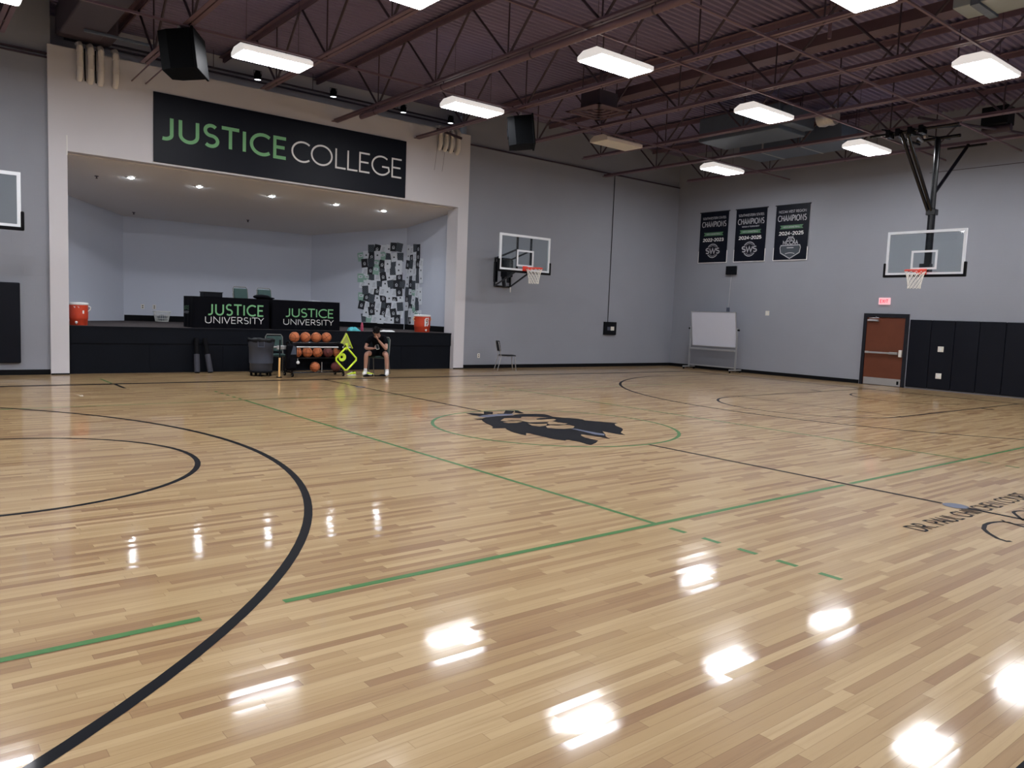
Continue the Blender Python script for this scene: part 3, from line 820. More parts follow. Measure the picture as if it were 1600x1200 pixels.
for i, (x, l) in enumerate([(-4.35, 'left'), (-4.15, 'right')]):
    tag(MB((x, PY, 6.1)).tube([(x, PY-.02, 6.75), (x, PY-.03, 6.4), (x+.01, PY-.015, 6.1)], .012, 6).build('black_cable', M['rubber']), 'black cable hanging between the left conduit elbows, %s one' % l, 'cable', 'cables between the conduits')
for i, (x, l) in enumerate([(4.52, 'leftmost'), (4.70, 'middle'), (4.90, 'rightmost')]):
    tag(MB((x, PY, 6.1)).tube([(x, PY-.02, 6.66), (x, PY-.03, 6.4), (x+.01, PY-.015, 6.14)], .014, 6).build('black_cable', M['rubber']), 'black cable between the right conduit elbows, %s one' % l, 'cable', 'cables between the conduits')
t = thing('cable_strut', 'dark slotted strut with two thin wires by the right conduit elbows', 'strut', (4.75, PY-.20, 6.55))
MB().box((-.55, -.02, -.03), (.30, .02, .03), Matrix.Rotation(math.radians(8), 4, 'Y')).build('strut', M['steeld'], t)
for x in (-.46, -.20):
    MB().tube([(x, .0, -.05), (x, .19, -1.0)], .004, 5).build('wire', M['steeld'], t)
t = thing('conduit_stub', 'pair of thin maroon rods reaching the wall left of the banner', 'conduit', (-3.45, PY, 6.3))
for x in (0, .28):
    MB().tube([(x, 0, .0), (x-.03, -1.5, .0)], .014, 6).build('rod', M['steel'], t)
# stage spotlights on battens behind the proscenium
t = thing('lighting_batten', 'pair of dark pipes behind the top of the proscenium', 'pipe', (0, 10.86, 7.12))
MB().tube([(-4.6, 0, .05), (5.4, 0, .05)], .024, 8).build('pipe', M['steeld'], t)
MB().tube([(-4.6, .06, -.03), (5.4, .06, -.03)], .024, 8).build('pipe', M['steeld'], t)
for x in (-4, -1.5, 1, 3.5): MB().tube([(x, 0, .05), (x, 0, ZD-7.12)], .008, 5).build('hanger_rod', M['steeld'], t)
for x, l in [(-.48, 'leftmost, above the middle of the banner'), (1.52, 'second from left'), (3.62, 'third from left'), (5.2, 'rightmost, above the right conduits')]:
    t = thing('stage_spotlight', 'small lit spotlight on the batten above the stage, %s' % l, 'spotlight', (x, 10.74, 7.1), 0, 'spotlights on the batten')
    MB().lathe([(.0, .2), (.06, .19), (.085, .1), (.085, -.02)], (0,0,0), 16, cap=False).build('can', M['black'], t)
    MB().lathe([(.0, .0), (.078, .0)], (0,0,-.005), 16, cap=False).build('lens', M['parlens'], t)
    MB().tube([(-.09, 0, .08), (-.10, 0, .20), (.10, 0, .20), (.09, 0, .08)], .007, 5).tube([(0, 0, .20), (0, .13, .06)], .012, 6).build('yoke', M['black'], t)
# recessed lights and sprinkler heads in the stage ceiling
for x, l in [(-3.13, 'leftmost'), (-1.58, 'second from left'), (.26, 'middle'), (2.08, 'second from right'), (3.58, 'rightmost')]:
    y = 11.62; z = sc_z(y)
    t = thing('stage_downlight', 'bright recessed light in the stage ceiling, %s of five' % l, 'ceiling light', (x, y, z), 0, 'recessed lights in the stage ceiling')
    MB().lathe([(.11, .003), (.11, -.012), (.075, -.016), (.07, .002)], (0,0,0), 20, cap=False).build('trim_ring', M['white'], t)
    MB().ball((0,0,-.005), (.065, .065, .03), 14, 8).build('bulb', M['bulb'], t)
    ld = bpy.data.lights.new('downlight', 'SPOT'); ld.energy = SPOT_W; ld.color = (.84, .91, 1.0); ld.spot_size = math.radians(135); ld.spot_blend = .8; ld.shadow_soft_size = .06
    lo = bpy.data.objects.new('downlight', ld); COL.objects.link(lo); lo.parent = t; lo.location = (0, 0, -.06)
for x, y, l in [(-3.8, 11.9, 'left one, by the left downlight'), (-2.2, 15.4, 'one at the rear left corner'), (.8, 14.8, 'one near the rear middle')]:
    z = sc_z(y)
    tag(MB((x, y, z-.03)).lathe([(.045, .03), (.045, .02), (.014, .015), (.014, -.02), (.03, -.025), (.03, -.03)], (x, y, z-.03), 12).build('fire_sprinkler', M['steeld']), 'small dark sprinkler head in the stage ceiling, %s' % l, 'sprinkler', 'sprinkler heads')

# ================================================================== BASKETBALL HOOPS
def net(mb, c, r0, r1, h, n=12, rows=6):
    def pt(i, k):
        f = i/rows; r = r0+(r1-r0)*(f**.6) + (.012 if i == rows else 0)
        a = 2*PI*(k+(.5 if i % 2 else 0))/n
        return (c[0]+r*math.cos(a), c[1]+r*math.sin(a), c[2]-h*f)
    for i in range(rows):
        for k in range(n):
            mb.tube([pt(i, k), pt(i+1, k if i % 2 == 0 else k+1)], .006, 5, cap=False)
            mb.tube([pt(i, k), pt(i+1, k-1 if i % 2 == 0 else k)], .006, 5, cap=False)
def backboard(t, zc0, zc1, pad_side=.30):
    """local frame: board in the XZ plane facing -y, front at y=0, centre x=0, z absolute from floor"""
    W = .915; z0, z1 = zc0, zc1
    MB().box((-W+.02, .008, z0+.02), (W-.02, .020, z1-.02)).build('glass', M['glass'], t)
    mb = MB(); f = .062
    mb.box((-W, 0, z0), (W, .045, z0+f)); mb.box((-W, 0, z1-f), (W, .045, z1)); mb.box((-W, 0, z0+f), (-W+f, .045, z1-f)); mb.box((W-f, 0, z0+f), (W, .045, z1-f))
    mb.build('frame', M['boardwhite'], t)
    zr = z0+.13
    mb = MB(); a = .305; q = .05
    mb.box((-a, .002, zr), (a, .009, zr+q)); mb.box((-a, .002, zr+.46-q), (a, .009, zr+.46)); mb.box((-a, .002, zr+q), (-a+q, .009, zr+.46-q)); mb.box((a-q, .002, zr+q), (a, .009, zr+.46-q))
    mb.build('target_square', M['boardwhite'], t)
    mb = MB()
    mb.cbox((-W-.045, -.02, z0-.05), (W+.045, .065, z0+.012), .018)
    for s in (-1, 1): mb.cbox((min(s*(W-.008), s*(W+.05)), -.02, z0-.05), (max(s*(W-.008), s*(W+.05)), .065, z0+pad_side), .018)
    mb.build('edge_padding', M['rubber'], t)
    rz_ = z0+.085
    mb = MB(); mb.tube([(.23*math.cos(2*PI*i/36), -.40+.23*math.sin(2*PI*i/36), rz_) for i in range(36)], .011, 8, closed=True)
    mb.cbox((-.09, -.012, rz_-.10), (.09, 0, rz_+.06), .004)
    mb.cbox((-.075, -.19, rz_-.055), (.075, -.012, rz_+.012), .01)
    for s in (-1, 1): mb.tube([(s*.07, -.10, rz_-.03), (s*.16, -.245, rz_-.006)], .010, 6)
    for i in range(12):
        a = 2*PI*i/12
        mb.tube([(.23*math.cos(a)-.012*math.sin(a), -.40+.23*math.sin(a)+.012*math.cos(a), rz_-.008), (.23*math.cos(a), -.40+.23*math.sin(a), rz_-.03), (.23*math.cos(a)+.012*math.sin(a), -.40+.23*math.sin(a)-.012*math.cos(a), rz_-.008)], .004, 4)
    r = mb.build('rim', M['rim'], t)
    mb = MB(); net(mb, (0, -.40, rz_-.03), .225, .13, .40); mb.build('net', M['net'], t)

# main hoop on the ceiling mast, board facing down the court (-X)
t = thing('ceiling_hung_hoop', 'glass basketball hoop hung on a black ceiling mast at right', 'basketball hoop', (11.85, .07, 0), -PI/2)
backboard(t, 2.975, 4.045)
# local: x -> world -Y ; y -> world +X
MB().tube([(0, .22, 3.0), (0, .22, 4.55)], .085, 16).tube([(0, .22, 4.5), (0, .22, 6.26)], .066, 16).build('mast', M['blacksteel'], t)
MB().tube([(-.10, .22, 4.45), (.10, .22, 4.45)], .03, 10).tube([(-.10, .22, 4.53), (.10, .22, 4.53)], .02, 8).cbox((-.11, .13, 4.42), (.11, .31, 4.56), .01).build('mast_collar', M['blacksteel'], t)
MB().tube([(.0, .26, 4.95), (.18, 1.50, 6.27)], .042, 12).build('rear_brace', M['blacksteel'], t)
for dx in (-.12, .02):
    MB().tube([(dx*.6, .18, 4.5), (dx-.26, -.90, 6.27)], .04, 12).build('front_brace', M['blacksteel'], t)
MB().tube([(-1.1, -.90, 6.24), (.9, -.90, 6.24)], .03, 8).build('top_bar', M['blacksteel'], t)
MB().tube([(-.5, .22, 6.24), (.5, .22, 6.24)], .04, 8).build('top_bar', M['blacksteel'], t)
MB().tube([(-.3, 1.5, 6.24), (.6, 1.5, 6.24)], .03, 8).build('top_bar', M['blacksteel'], t)
mb = MB()
mb.box((-.60, .05, 2.99), (-.40, .10, 3.04)).box((.40, .05, 2.99), (.60, .10, 3.04)).box((-.12, .05, 2.97), (.12, .22, 3.25)).box((-.08, .05, 3.98), (.08, .2, 4.04)).box((-.8, .05, 4.0), (.8, .075, 4.03))
mb.build('mount_bracket', M['blacksteel'], t)
t = thing('hoop_winch', 'dark winch motor and cable box beside the top of the hoop mast', 'winch', (12.6, -1.0, 6.45))
MB().cbox((-.22, -.28, 0), (.22, .28, .42), .02).build('motor_box', M['blackplastic'], t)
MB().lathe([(.09, -.3), (.09, .3)], (0, 0, -.07), 14, 'y').build('drum', M['steeld'], t)
MB().tube([(-1.9, .95, -.0), (.8, -.45, -.12), (2.2, -1.2, -.14)], .03, 8).build('cable_pipe', M['steeld'], t)
t = thing('hoop_hanger', 'cluster of black clamps and hinge bars where the hoop braces meet the joist', 'bracket', (10.95, .3, 6.2))
mb = MB()
for y in (-.35, -.1, .18, .4): mb.cbox((-.12, y-.05, -.06), (.14, y+.05, .12), .01)
mb.tube([(.1, -.3, .1), (1.0, -.75, .25)], .045, 8).tube([(.2, .3, .0), (.9, .1, -.1)], .03, 8).tube([(-.2, .5, .12), (1.6, -.3, .1)], .02, 8)
mb.build('clamp', M['blacksteel'], t)
MB().tube([(.3, -.1, -.05), (.6, -.1, -.1)], .03, 8).lathe([(.06, 0), (.06, .06)], (.45, -.2, -.02), 12, 'y').build('pulley', M['chrome'], t)

# side hoops on swing frames from the stage wall, facing -Y
def side_hoop(cx, cy, label, off=.3):
    t = thing('wall_hung_hoop', label, 'basketball hoop', (cx, cy, 0), 0, 'side hoops on the stage wall')
    backboard(t, 2.86, 3.86)
    yw = YB-cy
    x0, x1 = -.08+off, .52+off
    mb = MB()
    for x in (x0, x1): mb.tube([(x, yw-.03, 2.46), (x, yw-.03, 3.33)], .028, 8)
    for z in (2.48, 3.31): mb.tube([(x0, yw-.03, z), (x1, yw-.03, z)], .028, 8)
    mb.cbox((x0-.03, yw-.02, 2.6), (x0+.12, yw, 3.2), .005); mb.cbox((x1-.12, yw-.02, 2.6), (x1+.03, yw, 3.2), .005)
    mb.build('wall_frame', M['blacksteel'], t)
    mb = MB()
    for s, x in ((-.25, x0), (.25, x1)):
        mb.tube([(s, .07, 3.46), (x, yw-.03, 3.30)], .026, 8); mb.tube([(s, .07, 2.86), (x, yw-.03, 2.48)], .026, 8)
    mb.tube([(-.25, .07, 3.44), (.25, .07, 3.44)], .022, 8)
    mb.build('arm', M['blacksteel'], t)
    mb = MB()
    for s in (-.25, .25): mb.box((s-.022, .046, 2.86), (s+.022, .09, 3.80))
    mb.build('upright', M['blacksteel'], t)
    MB().tube([((x0+x1)/2-.1, yw-.25, 2.45), ((x0+x1)/2-.1, yw-.08, 3.30)], .055, 10).cbox(((x0+x1)/2-.22, yw-.5, 2.75), ((x0+x1)/2+.02, yw-.2, 3.25), .02).build('height_adjuster', M['blackplastic'], t)
    MB().tube([((x0+x1)/2-.02, yw-.45, 2.45), ((x0+x1)/2-.02, yw-.45, 2.3)], .018, 8).build('crank_socket', M['white'], t)
side_hoop(6.36, 8.5, 'basketball hoop on a swing frame right of the stage, above the lone chair')
side_hoop(-6.62, 8.5, 'basketball hoop at the left edge of the photo, left of the stage', -.75)

# ================================================================== STAGE WALL BELOW
t = thing('wall_pad', 'black vinyl wall pad left of the stage, cut by the photo edge', 'wall pad', (-6.45, YB-.03, .25), 0)
MB().cbox((-.90, -.055, 0), (.90, .03, 1.63), .02).build('cushion', M['vinylnavy'], t)
t = thing('control_box', 'small black control panel with white window on the wall right of the stage', 'control box', (11.62, YB, 1.09))
MB().cbox((-.29, -.07, 0), (.29, 0, .44), .008).build('box', M['blackplastic'], t)
MB().cbox((.0, -.078, .15), (.17, -.066, .28), .003).build('window', M['plate'], t); MB().cbox((-.16, -.076, .15), (-.02, -.066, .27), .003).build('dark_window', M['trash'], t)
MB().tube([(-.1, -.02, .44), (-.1, -.02, 5.36)], .011, 6).build('conduit', M['doorframe'], t)
def outlet(x, y, z, label, ax='y'):
    t = thing('wall_outlet', label, 'outlet', (x, y, z), 0 if ax == 'y' else -PI/2, 'wall outlets')
    MB().cbox((-.045, -.01, -.065), (.045, 0, .065), .004).build('plate', M['plate'], t)
    MB().box((-.018, -.012, .012), (.018, -.0095, .04)).box((-.018, -.012, -.04), (.018, -.0095, -.012)).build('socket', M['black'], t)
outlet(6.1, YB, .38, 'small white outlet low on the wall left of the lone chair')
outlet(-1.82, 16.05, 1.45, 'outlet on the rear stage wall, left of two'); outlet(-1.50, 16.05, 1.45, 'outlet on the rear stage wall, right of two, above the basket')
for x, z in ((-5.35, .95), (9.1, 2.75)):
    pass

# ================================================================== RIGHT WALL
def SLAB(mb, s, o, h, width, t, sp=.12):     # lettering on the right wall (reads along -Y)
    text(mb, s, o, (0,-1,0), (0,0,1), h, width, t=t, sp=sp)
def champ(y0, y1, lines, year, emblem, label):
    yc = (y0+y1)/2; Wd = y0-y1; x = XR-.03; z0, z1 = 3.72, 5.48
    org = (x, yc, z0)
    t = thing('champion_banner', label, 'banner', org, 0, 'champion banners on the right wall')
    mb = MB(org); mb.cbox((x-.008, y1+.02, z0+.02), (x+.008, y0-.02, z1), .003); mb.build('cloth', M['clothnavy'], t)
    mb = MB(org); mb.box((x-.006, y1, z0), (x+.01, y0, z0+.03)).box((x-.006, y1, z0+.03), (x+.01, y1+.022, z0+.42)).box((x-.006, y0-.022, z0+.03), (x+.01, y0, z0+.42)); mb.build('white_trim', M['letterwhite'], t)
    mb = MB(org); mb.cbox((x-.015, y1-.02, z1-.015), (x+.015, y0+.02, z1+.015), .006); mb.build('hanging_rod', M['doorframe'], t)
    def T(s, zc, h, wd, th, m, nm, sp=.12):
        mb = MB(org); SLAB(mb, s, (x-.0095, yc+wd/2, zc-h/2), h, wd, th, sp); mb.build(nm, m, t)
    T(lines[0], z1-.21, .085, Wd*.80, .15, M['lettergrey'], 'small_lettering')
    T('CHAMPIONS', z1-.42, .20, Wd*.84, .135, M['lettergrey'], 'champions_lettering')
    if len(lines) > 1: T(lines[1], z1-.59, .05, Wd*.55, .2, M['lettergrey'], 'small_lettering')
    zr = z1-(.76 if emblem == 'SWS' else .70); hw = Wd*.34
    mb = MB(org); mb.prism([(-hw, -.06), (-hw+.05, 0), (-hw, .06), (hw, .06), (hw-.05, 0), (hw, -.06)], (x-.0095, yc, zr), (0,-1,0), (0,0,1), (-.001,0,0)); mb.build('ribbon', M['green'], t)
    mb = MB(org); SLAB(mb, "MEN'S BASKETBALL", (x-.0112, yc+hw*.72, zr-.026), .052, hw*1.44, .18); mb.build('ribbon_lettering', M['lettergrey'], t)
    T(year, zr-.20, .115, Wd*.72, .19, M['letterwhite'], 'year_lettering', .14)
    mb = MB(org); f = lambda a, b: Vector((x-.0095, yc-a, z0+b)); 
    if emblem == 'SWS':
        ribbon(mb, arc(0, .42, .23, .23, 33, 147, 20), .03, f); ribbon(mb, arc(0, .42, .23, .23, 213, 327, 20), .03, f)
        ribbon(mb, arc(0, .42, .18, .18, 42, 138, 14), .012, f); ribbon(mb, arc(0, .42, .18, .18, 222, 318, 14), .012, f)
        SLAB(mb, 'SWS', (x-.0105, yc+.30, z0+.315), .21, .60, .19)
    else:
        ribbon(mb, [(-.33,.48), (.33,.48), (.36,.40), (.33,.24), (.0,.06), (-.33,.24), (-.36,.40), (-.33,.48)], .03, f)
        mb2 = MB(org); mb2.holes([[(-.32,.47), (.32,.47), (.32,.25), (0,.07), (-.32,.25)]], lambda a, b: f(a, b)+Vector((.0006,0,0))); mb2.build('shield', M['paperdark'], t)
        ribbon(mb, arc(0, .60, .14, .14, 0, 180, 16), .03, f); ribbon(mb, [(0,.60), (0,.74)], .02, f); ribbon(mb, arc(-.14, .68, .1, .1, -60, 60, 8), .02, f); ribbon(mb, arc(.14, .68, .1, .1, 120, 240, 8), .02, f)
        SLAB(mb, 'NCCAA', (x-.0097, yc+.27, z0+.50), .13, .54, .2)
        ribbon(mb, [(-.12,.40), (.12,.40)], .03, f); ribbon(mb, arc(0, .10, .26, .14, 50, 130, 10), .025, f)
    mb.build('emblem', M['lettergrey'], t)
champ(9.16, 7.95, ['SOUTHWESTERN STATES'], '2022-2023', 'SWS', 'navy champions banner on the right wall reading 2022-2023, leftmost of three')
champ(7.68, 6.46, ['SOUTHWESTERN STATES', 'SEASON & TOURNAMENT'], '2024-2025', 'SWS', 'middle navy champions banner of three, with the round SWS emblem and 2024-2025')
champ(6.16, 4.95, ['NCCAA WEST REGION'], '2024-2025', 'NCCAA', 'navy champions banner nearest the hoop, with the shield emblem')
t = thing('wall_speaker_box', 'small black box on the right wall under the champion banners', 'box', (XR, 7.72, 3.30))
MB().cbox((-.09, -.2, 0), (0, .2, .29), .01).build('box', M['blackplastic'], t)
MB().tube([(-.02, .0, 0), (-.02, .05, -1.12)], .014, 6).build('conduit', M['lettergrey'], t)
MB().cbox((-.05, -.0, -1.26), (0, .10, -1.12), .006).build('junction_box', M['trash'], t)
def switch(y, z, label, w_=.07, x=XR):
    t = thing('switch_plate', label, 'switch plate', (x, y, z))
    MB().cbox((-.012, -w_, -.075), (0, w_, .075), .004).build('plate', M['plate'], t); MB().cbox((-.02, -.02, -.03), (-.01, .02, .03), .003).build('toggle', M['white'], t)
switch(6.24, 2.02, 'cream switch plate on the right wall below the third champion banner')
t = thing('exit_sign', 'small glowing red exit sign above the wooden door', 'sign', (XR, 2.40, 2.36))
MB().cbox((-.05, -.165, -.01), (0, .165, .19), .008).build('housing', M['exit'], t)
mb = MB(); text(mb, 'EXIT', (-.052, .125, .035), (0,-1,0), (0,0,1), .11, .25, t=.2, sp=.12); mb.build('exit_lettering', M['exitred'], t)
# door
t = struct(thing('door_1', 'cherry wood door with push bar and steel kick plate', 'door', (XR, 2.31, 0)), 'cherry wood door with push bar and steel kick plate', 'door')
MB().box((-.06, .56, 0), (0, .65, 2.09)).box((-.06, -.65, 0), (0, -.56, 2.09)).box((-.06, -.56, 1.985), (0, .56, 2.09)).build('door_frame', M['doorframe'], t)
MB().cbox((-.03, -.555, .01), (0, .555, 1.98), .003).build('door_leaf', M['door'], t)
MB().cbox((-.034, -.54, .015), (-.029, .54, .22), .001).build('kick_plate', M['alu'], t)
mb = MB(); mb.cbox((-.11, -.40, .93), (-.085, .50, .98), .006).cbox((-.10, .44, .925), (-.03, .53, .985), .006).cbox((-.10, -.42, .92), (-.03, -.18, .99), .006); mb.build('push_bar', M['alu'], t)
MB().cbox((-.11, -.54, .86), (-.03, -.46, 1.06), .01).build('latch_case', M['plate'], t)
MB().cbox((-.10, .20, 1.86), (-.03, .52, 1.915), .01).build('door_closer', M['alu'], t)
MB().tube([(-.07, .48, 1.95), (-.16, .15, 1.965), (-.05, .3, 2.0)], .01, 5).build('closer_arm', M['alu'], t)
MB().cbox((-.045, -.50, .06), (-.034, -.44, .16), .004).build('door_stop', M['rubber'], t)
# wall pads right of the door
edges = [1.62, 1.03, .42, -.20, -.82, -1.43, -2.04, -2.65, -3.26, -3.87]
for i in range(len(edges)-1):
    a, b = edges[i+1], edges[i]
    lab = 'navy black wall pad on the right wall, %s to the right of the door' % ordw[i]
    t = thing('wall_pad', lab, 'wall pad', (XR, (a+b)/2, 0.04), 0, 'wall pads right of the door')
    h = (b-a)/2-.002
    MB().cbox((-.055, -h, 0), (0, h, 1.90), .018).build('cushion', M['vinylnavy'], t)
for z, l in ((1.15, 'upper'), (.41, 'lower')):
    t = thing('outlet_plate', '%s cream outlet set into the wall pads right of the door' % l, 'outlet', (XR-.055, .735, z), 0, 'outlets in the wall pads')
    MB().cbox((-.012, -.075, -.075), (.002, .075, .075), .004).build('plate', M['plate'], t)
    MB().cbox((-.016, -.03, -.03), (-.01, .03, .03), .002).build('socket', M['letterwhite'], t)
# rolling whiteboard in the corner
t = thing('rolling_whiteboard', 'white board tilted on a grey rolling stand in the far corner', 'whiteboard', (14.28, 7.86, 0), 0)
T = Matrix.Translation((0, 0, 1.42)) @ Matrix.Rotation(math.radians(-9), 4, 'Y')
MB().cbox((-.012, -.90, -.58), (.012, .90, .58), .004, T).build('board', M['whiteboard'], t)
mb = MB(); mb.box((-.018, -.915, -.6), (.018, .915, -.58), T).box((-.018, -.915, .58), (.018, .915, .6), T).box((-.018, -.92, -.6), (.018, -.90, .6), T).box((-.018, .90, -.6), (.018, .92, .6), T); mb.build('board_frame', M['alu'], t)
for s in (-1, 1):
    MB().box((-.025, s*.955-.02, .06), (.025, s*.955+.02, 1.5)).build('post', M['alu'], t)
    MB().cbox((-.32, s*.955-.025, .07), (.32, s*.955+.025, .115), .006).build('foot', M['alu'], t)
    for x in (-.28, .28):
        MB().lathe([(.035, -.015), (.035, .015)], (x, s*.955, .036), 14, 'y').build('caster', M['rubber'], t)
    MB().lathe([(.03, -.03), (.03, .03)], (0, s*1.0, 1.42), 12, 'y').build('pivot_knob', M['rubber'], t)
MB().cbox((-.05, -.935, .70), (.05, .935, .76), .006).build('pen_tray', M['alu'], t)
MB().box((-.02, -.935, .14), (.02, .935, .18)).build('cross_bar', M['alu'], t)

# ================================================================== ON THE STAGE
def cloth_table(x0, y0, label, rz=0.0):
    Wd, D, H = 1.83, .76, .745
    t = thing('table_cover', label, 'tablecloth', (x0, y0, SZ), rz, 'lettered table covers on the stage')
    mb = MB(); rng = random.Random(int(x0*100))
    n = 40
    # skirt with a few soft folds at the corners and foot
    per = []
    for i in range(n+1): per.append((Wd*i/n, 0, 0, -1))
    for i in range(1, 17): per.append((Wd, D*i/16, 1, 0))
    for i in range(1, n+1): per.append((Wd-Wd*i/n, D, 0, 1))
    for i in range(1, 16): per.append((0, D-D*i/16, -1, 0))
    m = len(per); vs = []; rows = 8
    for r in range(rows+1):
        z = H*(1-r/rows)
        for i, (x, y, nx, ny) in enumerate(per):
            k = r/rows
            e = .014*k*math.sin(i*1.15+rng.random()*.4) + .012*k
            if r == 0: e = -.004
            vs.append((x+nx*e, y+ny*e, z))
    fs = [(r*m+i, r*m+(i+1) % m, (r+1)*m+(i+1) % m, (r+1)*m+i) for r in range(rows) for i in range(m)]
    mb.smooth = True; mb.add(vs, fs); mb.smooth = False
    mb.add(vs[:m], [tuple(range(m))])
    mb.build('cloth', M['clothblack'], t)
    return t
t = cloth_table(-2.03, 10.56, 'black table cover with green and white lettering, left of the two on the stage')
def tl(t, xj, zj, wj, hj, xu, zu, wu, hu):
    mb = MB(); text(mb, 'JUSTICE', (xj, -.034, zj), (1,0,0), (0,0,1), hj, wj, t=.13, sp=.19); mb.build('green_lettering', M['lettergreen'], t)
    mb = MB(); text(mb, 'UNIVERSITY', (xu, -.036, zu), (1,0,0), (0,0,1), hu, wu, t=.10, sp=.27); mb.build('white_lettering', M['letterwhite'], t)
tl(t, .28, .305, 1.41, .285, .26, .115, 1.43, .165)
mb = MB(); text(mb, 'JUSTICE', (-.036, .62, .42), (0,-1,0), (0,0,1), .10, .40, t=.14); mb.build('side_lettering', M['green'], t)
mb = MB(); text(mb, 'UNIVERSITY', (-.036, .62, .33), (0,-1,0), (0,0,1), .06, .40, t=.12); mb.build('side_lettering', M['lettergrey'], t)
t = cloth_table(-.10, 10.60, 'black table cover with smaller lettering, right of the two on the stage', math.radians(-1.0))
tl(t, .29, .32, 1.36, .235, .28, .125, 1.37, .15)
tag(MB((-1.44, 11.1, SZ+.748)).cbox((-1.67, 10.95, SZ+.748), (-1.22, 11.25, SZ+.85), .01).box((-1.68, 10.94, SZ+.85), (-1.21, 11.26, SZ+.868)).build('black_box', M['blackplastic']), 'low black box on the left end of the lettered table', 'box')
mb = MB((-.2, 11.0, SZ+.748)); mb.ball((-.22, 11.0, SZ+.80), (.22, .16, .062), 18, 10).ball((-.02, 11.0, SZ+.775), (.14, .11, .03), 14, 8)
tag(mb.build('black_bag', M['clothblack']), 'soft black bag slumped where the two lettered tables meet', 'bag')
mb = MB((1.2, 10.95, SZ+.748)); 
for i in range(4): mb.box((1.08+.01*i, 10.9, SZ+.748+.006*i), (1.33, 11.12-.01*i, SZ+.753+.006*i))
tag(mb.build('paper_stack', M['paper']), 'small stack of white paper on the right lettered table', 'paper')

def make_chair():
    """green vinyl banquet chair, chrome frame, facing -y"""
    t = thing('banquet_chair', '', 'chair')
    MB().cbox((-.215, -.22, .42), (.215, .21, .475), .02).build('seat', M['vinylgreen'], t)
    T = Matrix.Translation((0, .215, .52)) @ Matrix.Rotation(math.radians(-9), 4, 'X')
    MB().cbox((-.185, -.02, .0), (.185, .02, .37), .015, T).build('backrest', M['vinylgreen'], t)
    mb = MB(); p = [(-.20, .19, .43), (-.20, .235, .60), (-.20, .285, .87), (-.165, .297, .925), (.165, .297, .925), (.20, .285, .87), (.20, .235, .60), (.20, .19, .43)]
    mb.tube(p, .0125, 8); mb.build('back_frame', M['chairframe'], t)
    MB().tube([(-.2, .19, .425), (-.2, -.2, .425), (.2, -.2, .425), (.2, .19, .425)], .0115, 8, closed=True).build('seat_frame', M['chairframe'], t)
    for sx in (-1, 1):
        MB().tube([(sx*.20, -.19, .43), (sx*.21, -.23, .012)], .0115, 8).lathe([(.016, 0), (.016, .02)], (sx*.21, -.23, 0), 10).build('leg', M['chairframe'], t)
        MB().tube([(sx*.20, .19, .43), (sx*.21, .29, .012)], .0115, 8).lathe([(.016, 0), (.016, .02)], (sx*.21, .29, 0), 10).build('leg', M['chairframe'], t)
    return t
gc = make_chair()
GR = 'green banquet chairs'
def put_chair(o, x, y, z, rz, label):
    o.location = (x, y, z); o.rotation_euler = (0, 0, rz); tag(o, label, 'chair', GR)
put_chair(gc, -.33, 11.85, SZ, math.radians(8), 'lower green chair of the left stack, hidden behind the lettered tables')
put_chair(copy_tree(gc), -.33, 11.85, SZ+.125, math.radians(8), 'upper green chair of the left stack, showing above the left lettered table')
put_chair(copy_tree(gc), .30, 11.85, SZ, math.radians(6), 'lower green chair of the right stack, hidden behind the lettered tables')
put_chair(copy_tree(gc), .30, 11.85, SZ+.125, math.radians(6), 'upper green chair of the right stack, showing above the right lettered table')
put_chair(copy_tree(gc), -.40, 9.62, 0, math.radians(-14), 'green chrome-framed chair on the gym floor between the bin and the ball rack')
manchair = copy_tree(gc)

def cooler(x, y, z, r, h, rz, label, big):
    t = thing('drink_cooler', label, 'drink cooler', (x, y, z), rz, 'orange drink coolers on the stage')
    MB().lathe([(r*.90, 0), (r*.93, .01), (r*.97, h*.27), (r*.985, h*.275), (r, h*.285), (r*1.01, h*.5), (r*1.0, h*.80), (r*1.04, h*.86), (r*1.04, h*.88)], (0,0,0), 32).build('body', M['orange'], t)
    MB().lathe([(r*1.02, h*.88), (r*1.06, h*.89), (r*1.06, h*.94), (r*.98, h*.985), (r*.5, h), (0, h)], (0,0,0), 32).build('lid', M['white'], t)
    mb = MB(); mb.lathe([(.022, 0), (.022, .03), (.028, .032), (.028, .045), (0, .05)], (0, -r*.93, h*.13), 12, 'y', cap=False).tube([(0, -r*.93-.03, h*.13), (0, -r*.93-.035, h*.06)], .012, 8); mb.build('spigot', M['white'], t)
    for s in (-1, 1):
        MB().tube([(s*r*1.0, 0, h*.62), (s*(r+.045), 0, h*.68), (s*(r+.05), 0, h*.78), (s*r*1.02, 0, h*.84)], .011, 8).build('handle', M['white'] if not big else M['poleorange'], t)
    return t
def on_cyl(r, z0, z1, fn):     # wrap flat lettering (u,v) onto the cooler front
    pass
R1 = .185
t = cooler(-4.40, 10.72, SZ, R1, .50, math.radians(-22), 'orange drink cooler with white lid beside the left pier', False)
def wrap(r, zc): return lambda a, b: Vector((r*math.sin(a/r), -r*math.cos(a/r), zc+b))
mb = MB(); f = wrap(R1*1.012, .40)
ribbon(mb, [(-.055, .0), (-.02, .03), (.04, .012)], .03, f); ribbon(mb, [(-.04, -.012), (.05, -.012)], .022, f); mb.build('logo_label', M['letterwhite'], t)
mb = MB(); f = wrap(R1*1.012, .235); ribbon(mb, [(-.05, 0), (.05, 0)], .03, f); mb.build('faded_label', M['pink'], t)
mb = MB(); f = wrap(R1*1.014, .29); ribbon(mb, [(.135, .035), (.135, -.035)], .035, f); mb.build('white_sticker', M['letterwhite'], t)
R2 = .235
